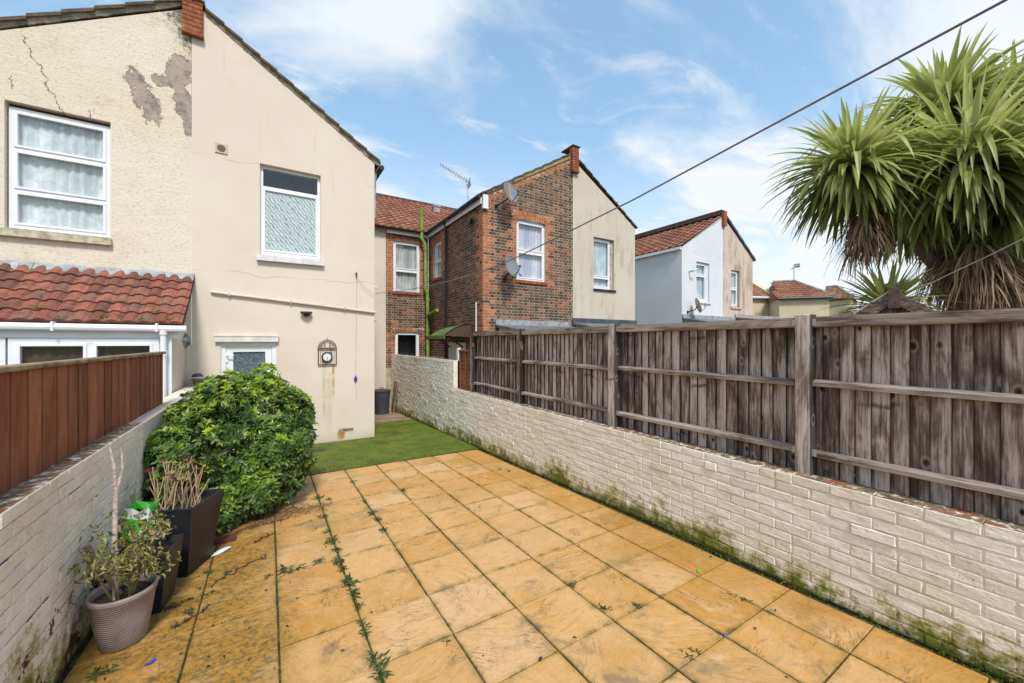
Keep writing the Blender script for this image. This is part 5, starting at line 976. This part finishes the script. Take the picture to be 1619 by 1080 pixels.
def cabbage_palm():
    root = at_depth(1545, 540, 4.1); root.z = gf(root.x, root.y); t = thing('cabbage_palm', root, 'tall many headed cabbage palm with shaggy dead leaves behind the grey fence', 'palm')
    D = 4.0; heads = [(1348, 268, 3.95, 250, .82, .9), (1530, 262, 3.75, 330, 1.0, .95), (1492, 178, 4.25, 240, .82, .8), (1603, 172, 4.3, 220, .80, .8), (1618, 300, 4.2, 200, .85, .95), (1440, 262, 4.5, 200, .9, .95), (1625, 452, 4.3, 160, .75, 1.0), (1462, 225, 4.6, 150, .8, .9), (1438, 318, 4.1, 200, .8, 1.1), (1590, 330, 3.9, 220, .9, 1.05)]
    fork = at_depth(1545, 420, 4.15)
    for i, (u, v, d, n, L, dr) in enumerate(heads):
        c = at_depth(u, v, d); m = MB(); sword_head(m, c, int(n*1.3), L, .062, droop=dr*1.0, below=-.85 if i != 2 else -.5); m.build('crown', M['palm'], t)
        b = root+Vector((random.uniform(-.12, .12), random.uniform(-.12, .12), 0)); k = c-Vector((0, 0, .05)); md = fork.lerp(k, .4)+Vector((0, 0, -.3)); m = MB(); m.tube([b, b.lerp(fork, .6), fork.lerp(md, .5)-Vector((0, 0, .2)), md, k], [.12, .11, .085, .055, .05], 9); m.build('trunk', M['bark'], t)
    for (u, v, d, n, L, R) in ((1368, 345, 3.95, 330, .42, .24), (1540, 400, 3.85, 520, .62, .34), (1575, 430, 4.2, 420, .6, .36), (1500, 400, 4.3, 260, .5, .3), (1610, 400, 4.4, 300, .6, .3)):
        m = MB(); skirt(m, at_depth(u, v, d), n, L, R); m.build('dead_leaf_skirt', M['dead'], t)
    c = at_depth(1402, 486, 4.1); low = thing('young_cabbage_palm', (c.x, c.y, gf(c.x, c.y)), 'low spiky young palm just showing over the fence beside the wooden roof', 'palm')
    m = MB(); sword_head(m, c, 150, .58, .045, droop=.5, below=-.2); m.build('crown', M['palm'], low); m = MB(); m.tube([(c.x, c.y, gf(c.x, c.y)), c-Vector((0, 0, .02))], [.06, .04], 8); m.build('trunk', M['bark'], low)
cabbage_palm()
# wooden gabled roof behind the fence
def playhouse():
    p = at_depth(1412, 462, 3.1); ax = Vector((.93, .36, 0)).normalized(); sd = Vector((-ax.y, ax.x, 0)); z = p.z; t = thing('wooden_playhouse', (p.x, p.y, gf(p.x, p.y)), 'weathered wooden gabled roof of a playhouse just above the fence top', 'playhouse')
    for s in (-1, 1):
        for k in range(4):
            m = MB(); m.cur = random.random(); i0, i1 = k*.12, k*.12+.135; a = [p+sd*s*i+Vector((0, 0, -i*.78+(.012 if i == i0 else .0))) for i in (i0, i1)]; q = [x+ax*1.1 for x in a]; up = Vector((0, 0, .016)); m.mesh([a[0], a[1], q[1], q[0], a[0]+up, a[1]+up, q[1]+up, q[0]+up], [(0,1,2,3),(4,7,6,5),(0,4,5,1),(1,5,6,2),(2,6,7,3),(3,7,4,0)]); m.build('roof_board', M['fence'], t)
        m = MB(); m.cur = random.random(); e0 = p-ax*.02; m.mesh([e0+Vector((0, 0, .02)), e0+sd*s*.50+Vector((0, 0, -.38)), e0+sd*s*.50+Vector((0, 0, -.46)), e0+Vector((0, 0, -.09)), e0+ax*.03+Vector((0, 0, .02)), e0+ax*.03+sd*s*.5+Vector((0, 0, -.38))], [(0,1,2,3),(0,4,5,1)]); m.build('bargeboard', M['rail'], t)
    m = MB(); m.cur = .4; b0 = p+ax*.06; v = [b0+Vector((0, 0, -.05)), b0+sd*.42+Vector((0, 0, -.36)), b0-sd*.42+Vector((0, 0, -.36))]; g0 = gf(p.x, p.y); w = [b0+sd*.42, b0-sd*.42]; m.face(v); m.face([v[1], v[2], Vector((w[1].x, w[1].y, g0)), Vector((w[0].x, w[0].y, g0))]); f = [x+ax for x in v]; m.face(f); m.face([v[1], f[1], Vector((f[1].x, f[1].y, g0)), Vector((v[1].x, v[1].y, g0))]); m.face([v[2], f[2], Vector((f[2].x, f[2].y, g0)), Vector((v[2].x, v[2].y, g0))]); m.build('wall', M['fence'], t)
    m = MB(); q = p-ax*.045; m.mesh([q+sd*.035+Vector((0, 0, .035)), q-sd*.035+Vector((0, 0, .035)), q-sd*.035+Vector((0, 0, -.13)), q+sd*.035+Vector((0, 0, -.13)), q+ax*.06+sd*.035+Vector((0, 0, .035)), q+ax*.06-sd*.035+Vector((0, 0, .035))], [(0,1,2,3),(0,4,5,1)]); m.build('finial', M['iron'], t)
playhouse()
# ------------------------------------------------------------------ lines overhead
def cable(name, label, pix, d0, d1, r, mat):
    u0, u1 = pix[0][0], pix[-1][0]; pts = [at_depth(u, v, 1/(1/d0+(1/d1-1/d0)*(u-u0)/(u1-u0))) for u, v in pix]; m = MB(); pts.append(pts[-1]+(pts[-1]-pts[-2])*1.5); fine = []
    for a, b in zip(pts, pts[1:]): fine += [a.lerp(b, k/4) for k in range(4)]
    m.tube(fine+[pts[-1]], r, 7); return tag(m.build(name, M[mat], smooth=True), label, 'cable')
M['cable'] = plain('grey_cable_sheath', (0.17, 0.15, 0.19), 0.55, 0.2, 4, 0.0)
cable('overhead_cable', 'thick grey cable strung across the garden from the cream house corner', [(594, 464), (640, 459), (680, 452), (720, 442), (760, 430), (810, 410), (862, 385), (930, 351), (1003, 315), (1200, 209), (1400, 102), (1590, 0)], 8.45, 1.5, .0058, 'cable')
cable('washing_line', 'thin pale washing line in front of the palm behind the fence', [(1450, 459), (1500, 434), (1560, 406), (1619, 377)], 3.6, 3.0, .004, 'line')
# ------------------------------------------------------------------ pots on the left
def withered(t, c, n, H, spread, leafmat='dry'):
    lf_ = MB(); st = MB()
    for i in range(n):
        a = random.uniform(0, 6.28); top = Vector(c)+Vector((cos(a)*spread*random.uniform(.4, 1), sin(a)*spread*random.uniform(.4, 1), H*random.uniform(.45, 1))); b = Vector(c)+Vector((cos(a)*.05, sin(a)*.05, 0)); md = b.lerp(top, .5)+Vector((random.uniform(-.05, .05), random.uniform(-.05, .05), .08)); pts = [b.lerp(md, k/4).lerp(md.lerp(top, k/4), k/4) for k in range(5)]; pts.append(top+Vector((cos(a)*.05, sin(a)*.05, -.05))); st.tube(pts, [.004, .0035, .003, .0025, .002, .0015], 5)
        for k in range(30):
            q = random.choice(pts[2:])+rvec()*.05; d = (rvec()+Vector((0, 0, -.7))).normalized(); lf_.cur = random.random(); L = random.uniform(.02, .05); leafblade(lf_, q, d, rvec(), L, L*.4, .6, .5)
    lf_.build('withered_leaves', M[leafmat], t); st.build('stems', M['dry_stem'], t)
def round_pot():
    x, y = -0.755, 3.27; z = gz(x, y)+.003; t = thing('flower_pot', (x, y, z), 'ribbed mauve grey flower pot with a withered plant by the white wall', 'flower pot')
    m = MB(); m.lathe([(.0, .0), (.098, .0), (.106, .010), (.130, .14), (.150, .285), (.157, .293), (.161, .315), (.156, .326), (.145, .324), (.141, .30), (.137, .28)], (x, y, z), 40); m.build('pot', M['pot'], t, smooth=True)
    m = MB(); m.lathe([(.0, .272), (.08, .278), (.139, .272)], (x, y, z), 24); m.build('soil', M['psoil'], t)
    withered(t, (x, y, z+.27), 15, .52, .25)
    m = MB(); b = Vector((x-.03, y-.02, z+.26)); pts = [b, b+Vector((-.02, .06, .25)), b+Vector((-.03, .12, .5)), b+Vector((-.035, .15, .62)), b+Vector((-.05, .18, .78)), b+Vector((-.075, .2, .9))]; rs = [.013, .014, .0125, .011, .008, .006]
    m.tube(pts, rs, 9); m.tube([pts[3], pts[3]+Vector((.02, .05, .12)), pts[3]+Vector((.01, .07, .26))], [.010, .008, .006], 8)
    for k in range(1, 30): q = pts[0].lerp(pts[2], k/30) if k < 18 else pts[2].lerp(pts[4], (k-18)/12); m.tube([q-Vector((0, 0, .004)), q+Vector((0, 0, .004))], .0145 if k < 20 else .011, 8)
    m.build('woody_stalk', M['pinkstalk'], t)
    m = MB(); c = Vector((x+.04, y, z+.29)); m.tube([c+Vector((-.15, -.05, 0)), c+Vector((-.24, -.07, .05)), c+Vector((-.28, -.02, .16)), c+Vector((-.245, -.09, .24)), c+Vector((-.25, -.12, .30))], [.007, .006, .006, .005, .004], 6); m.tube([c+Vector((-.05, 0, 0)), c+Vector((-.15, .02, .18)), c+Vector((-.20, .01, .33))], [.012, .011, .016], 7); m.build('bare_stem', M['bark'], t)
round_pot()
def square_planter(name, label, near, ang, s0, s1, h, fill):
    x, y = near; e1 = Vector((sin(ang), cos(ang), 0)); e2 = Vector((-cos(ang), sin(ang), 0)); c = Vector((x, y, 0))+(e1+e2)*s0/2; z = gz(c.x, c.y)+.004; c.z = z; t = thing(name, c, label, 'planter')
    P = lambda a, b, s, k: c+e1*a*s/2+e2*b*s/2+Vector((0, 0, k)); q = [(-1, -1), (1, -1), (1, 1), (-1, 1)]
    m = MB(); vs = [P(a, b, s0, 0) for a, b in q]+[P(a, b, s1, h) for a, b in q]+[P(a, b, s1-.035, h) for a, b in q]+[P(a, b, s1-.06, h-.06) for a, b in q]
    m.mesh(vs, [(0,1,2,3)]+[(r*4+i, r*4+(i+1) % 4, r*4+4+(i+1) % 4, r*4+4+i) for r in range(3) for i in range(4)]); m.build('body', M['planter'], t)
    m = MB(); m.face([P(a, b, s1-.058, h-.055) for a, b in q]); m.build('soil', M['psoil'], t); fill(t, P, s1, h)
def sedum(t, P, s, h):
    st = MB()
    for i in range(46):
        b = P(random.uniform(-.65, .65), random.uniform(-.65, .65), s, h-.05); tp = b+Vector((random.uniform(-.09, .13), random.uniform(-.06, .10), random.uniform(.16, .40))); st.tube([b, b.lerp(tp, .5)+rvec()*.015, tp], [.0042, .0036, .003], 5)
        if random.random() < .62:
            dark = random.random() < .6; H_ = MB()
            for k in range(26): a = random.uniform(0, 6.28); r = random.uniform(0, .03); q = tp+Vector((cos(a)*r, sin(a)*r, random.uniform(-.008, .010))); H_.tube([tp-Vector((0, 0, .02)), q], [.0012, .0035], 4)
            H_.build('seed_head', M['seed' if dark else 'stalk'], t)
    st.build('dry_stems', M['stalk'], t)
square_planter('tall_planter', 'tall black square planter full of dry sedum stalks beside the shrub', (-0.545, 3.95), radians(24), .29, .43, .56, sedum)
def weeds_in(t, P, s, h): withered(t, P(0, 0, s, h-.05), 8, .3, .16)
square_planter('low_planter', 'low black square planter half hidden behind the mauve pot', (-0.625, 3.50), radians(8), .24, .33, .40, weeds_in)
sk = thing('compost_sack', (-.82, 4.02, gz(-.8, 4)), 'crumpled green and white plastic compost sack behind the black planters', 'sack'); m = MB(); vs = []; nr = 12
for j, (r, z) in enumerate([(.11, 0), (.14, .12), (.135, .3), (.12, .44), (.09, .54), (.1, .60)]): vs += [(-.82+r*cos(2*pi*i/nr)*(1+.16*sin(i*2.3+j)), 4.02+r*.9*sin(2*pi*i/nr)*(1+.16*sin(i*3.1+j*2)), gz(-.8, 4)+.004+z+.02*sin(i*1.9)*(j > 2)) for i in range(nr)]
m.mesh(vs, [(j*nr+i, j*nr+(i+1) % nr, (j+1)*nr+(i+1) % nr, (j+1)*nr+i) for j in range(5) for i in range(nr)]); m.build('bag', M['sack'], sk)
# ------------------------------------------------------------------ small things on the paving
def weed(u, v, s, big=False):
    s = s*(0.62 if 640 < u < 1100 or u > 1150 else 1); p = on_ground(u, v); t = MB(); c = p+Vector((0, 0, .0))
    for i in range(int(40*s)+10):
        a = random.uniform(0, 6.28); e = random.uniform(.05, .8); d = Vector((cos(a), sin(a), e)).normalized(); L = random.uniform(.02, .055)*(.6+.5*s); t.cur = random.random()**1.3; q = c+Vector((random.gauss(0, .012*s), random.gauss(0, .03*s), -.004)); leafblade(t, q, d, Vector((0, 0, 1)), L, L*.19, .3, .35)
    k = 'rosette' if s > .95 else 'small sprig'
    if p.x > 3.0: lab = 'weed %s in the angle between the paving and the white wall' % k
    elif p.x < -.3: lab = 'weed %s on the slabs by the pots and low wall' % k
    elif p.x < .25: lab = 'weed %s in the slab joint running from the tall planter' % k
    elif p.x < .75: lab = 'weed %s in the weedy slab joint running past the shrub' % k
    elif p.x < 1.6: lab = 'weed %s in a slab joint off the weedy line past the shrub' % k
    else: lab = 'weed %s alone in a joint of the open paving near the white wall' % k
    return tag(t.build('weed', M['weed'], origin=tuple(p)), lab, 'weed', lab.split(' ', 1)[1])
random.seed(21)
for u, v, s in ((503, 788, 1.2), (520, 790, .8), (511, 818, 1.1), (517, 840, .8), (524, 857, 1.5), (533, 870, 1.0), (534, 887, 1.3), (541, 900, .8), (552, 922, 1.5), (561, 940, 1.0), (566, 958, .7), (575, 990, .8), (578, 1003, .7), (597, 1050, 1.5), (604, 1072, 1.2), (558, 762, .9), (578, 792, .7), (589, 812, 1.0), (598, 822, .9), (606, 838, .8), (636, 776, .9), (650, 798, .5), (450, 903, 1.3), (475, 897, .6), (500, 888, .6), (510, 884, .5), (424, 912, .5), (904, 926, .7), (957, 962, .9), (1007, 958, .7), (1046, 943, .6), (1165, 945, .8), (1180, 950, .7), (1221, 967, .6), (1130, 872, 1.6), (1142, 878, 1.3), (1116, 866, 1.0), (805, 745, .7), (790, 742, .5), (705, 1016, .4), (330, 940, .7), (300, 968, .6), (360, 905, .5), (660, 748, .5), (1090, 1038, .6), (1098, 1030, .5), (170, 1062, .9), (150, 1070, .9), (330, 905, .6)): weed(u, v, s)
for u, v, mat, lab, cat, sx, sy in ((238, 1049, 'purple', 'crumpled purple plastic scrap lying on the yellow paving', 'scrap', .033, .022), (1105, 904, 'lime', 'bright lime green scrap near the white wall', 'scrap', .026, .012), (1146, 1006, 'blue', 'small blue clip lying at a slab joint', 'clip', .016, .008), (350, 873, 'paper', 'white card lying beside the tall black planter', 'card', .09, .035), (222, 1003, 'paper', 'torn white scrap beside the mauve flower pot', 'scrap', .02, .014), (855, 1043, 'black', 'small black plastic bit on a slab joint', 'scrap', .017, .010), (233, 978, 'lime', 'pale yellow green fallen leaf beside the mauve flower pot', 'leaf', .02, .018), (1430, 1005, 'blue', 'tiny light blue scrap at the foot of the white wall', 'scrap', .014, .007)):
    p = on_ground(u, v); m = MB(); n = 9; a0 = random.uniform(0, 6); vs = [(p.x, p.y, p.z+.016)]
    for i in range(n): a = 2*pi*i/n; k = random.uniform(.7, 1.15); X, Y = sx*k*cos(a), sy*k*sin(a); vs.append((p.x+X*cos(.6)-Y*sin(.6), p.y+X*sin(.6)+Y*cos(.6), p.z+random.uniform(.003, .014)))
    m.mesh(vs, [(0, 1+i, 1+(i+1) % n) for i in range(n)]); tag(m.build('litter', M[mat]), lab, cat)
random.seed(33)
for i in range(60):
    u, v = random.choice([(random.uniform(430, 1350), random.uniform(760, 1075)), (random.gauss(460, 60), random.gauss(810, 25)), (random.uniform(260, 470), random.uniform(880, 1060))]); p = on_ground(u, v)
    if not (XL+.1 < p.x < XW-.08 and p.y < YE-.1): continue
    m = MB(); m.cur = random.random(); a = random.uniform(0, 6.28); L = random.uniform(.012, .032); p.z += .004; leafblade(m, p, Vector((cos(a), sin(a), .12)), Vector((0, 0, 1)), L, L*.5, .4, .15); tag(m.build('dead_leaf', M['litter']), 'tiny dark dead leaf lying on the yellow paving', 'leaf', 'dead leaves on the patio')
# dry prunings strewn below the shrub, runners over the slabs
for (u0, v0, u1, v1) in ((360, 850, 470, 800), (400, 860, 430, 845), (250, 968, 300, 950), (330, 925, 420, 880), (395, 835, 450, 822), (265, 1000, 330, 960)):
    a, b = on_ground(u0, v0), on_ground(u1, v1); m = MB(); pts = [a.lerp(b, k/10)+Vector((random.gauss(0, .015), random.gauss(0, .015), .008)) for k in range(11)]; m.tube(pts, .003, 5)
    for p in pts:
        for k in range(3): m.cur = random.random(); leafblade(m, p, (rvec()+Vector((0, 0, .4))).normalized(), Vector((0, 0, 1)), random.uniform(.015, .035), .009, .3, .3)
    tag(m.build('pruned_twig', M['litter']), 'dry leafy twig trailing over the paving below the shrub', 'twig', 'pruned twigs on the patio')
m = MB(); p = on_ground(352, 858); m.box(p.x-.10, p.x+.10, p.y-.03, p.y+.05, p.z, p.z+.04); tag(m.build('edging_brick', M['seed']), 'dark red edging brick lying at the foot of the shrub', 'brick')
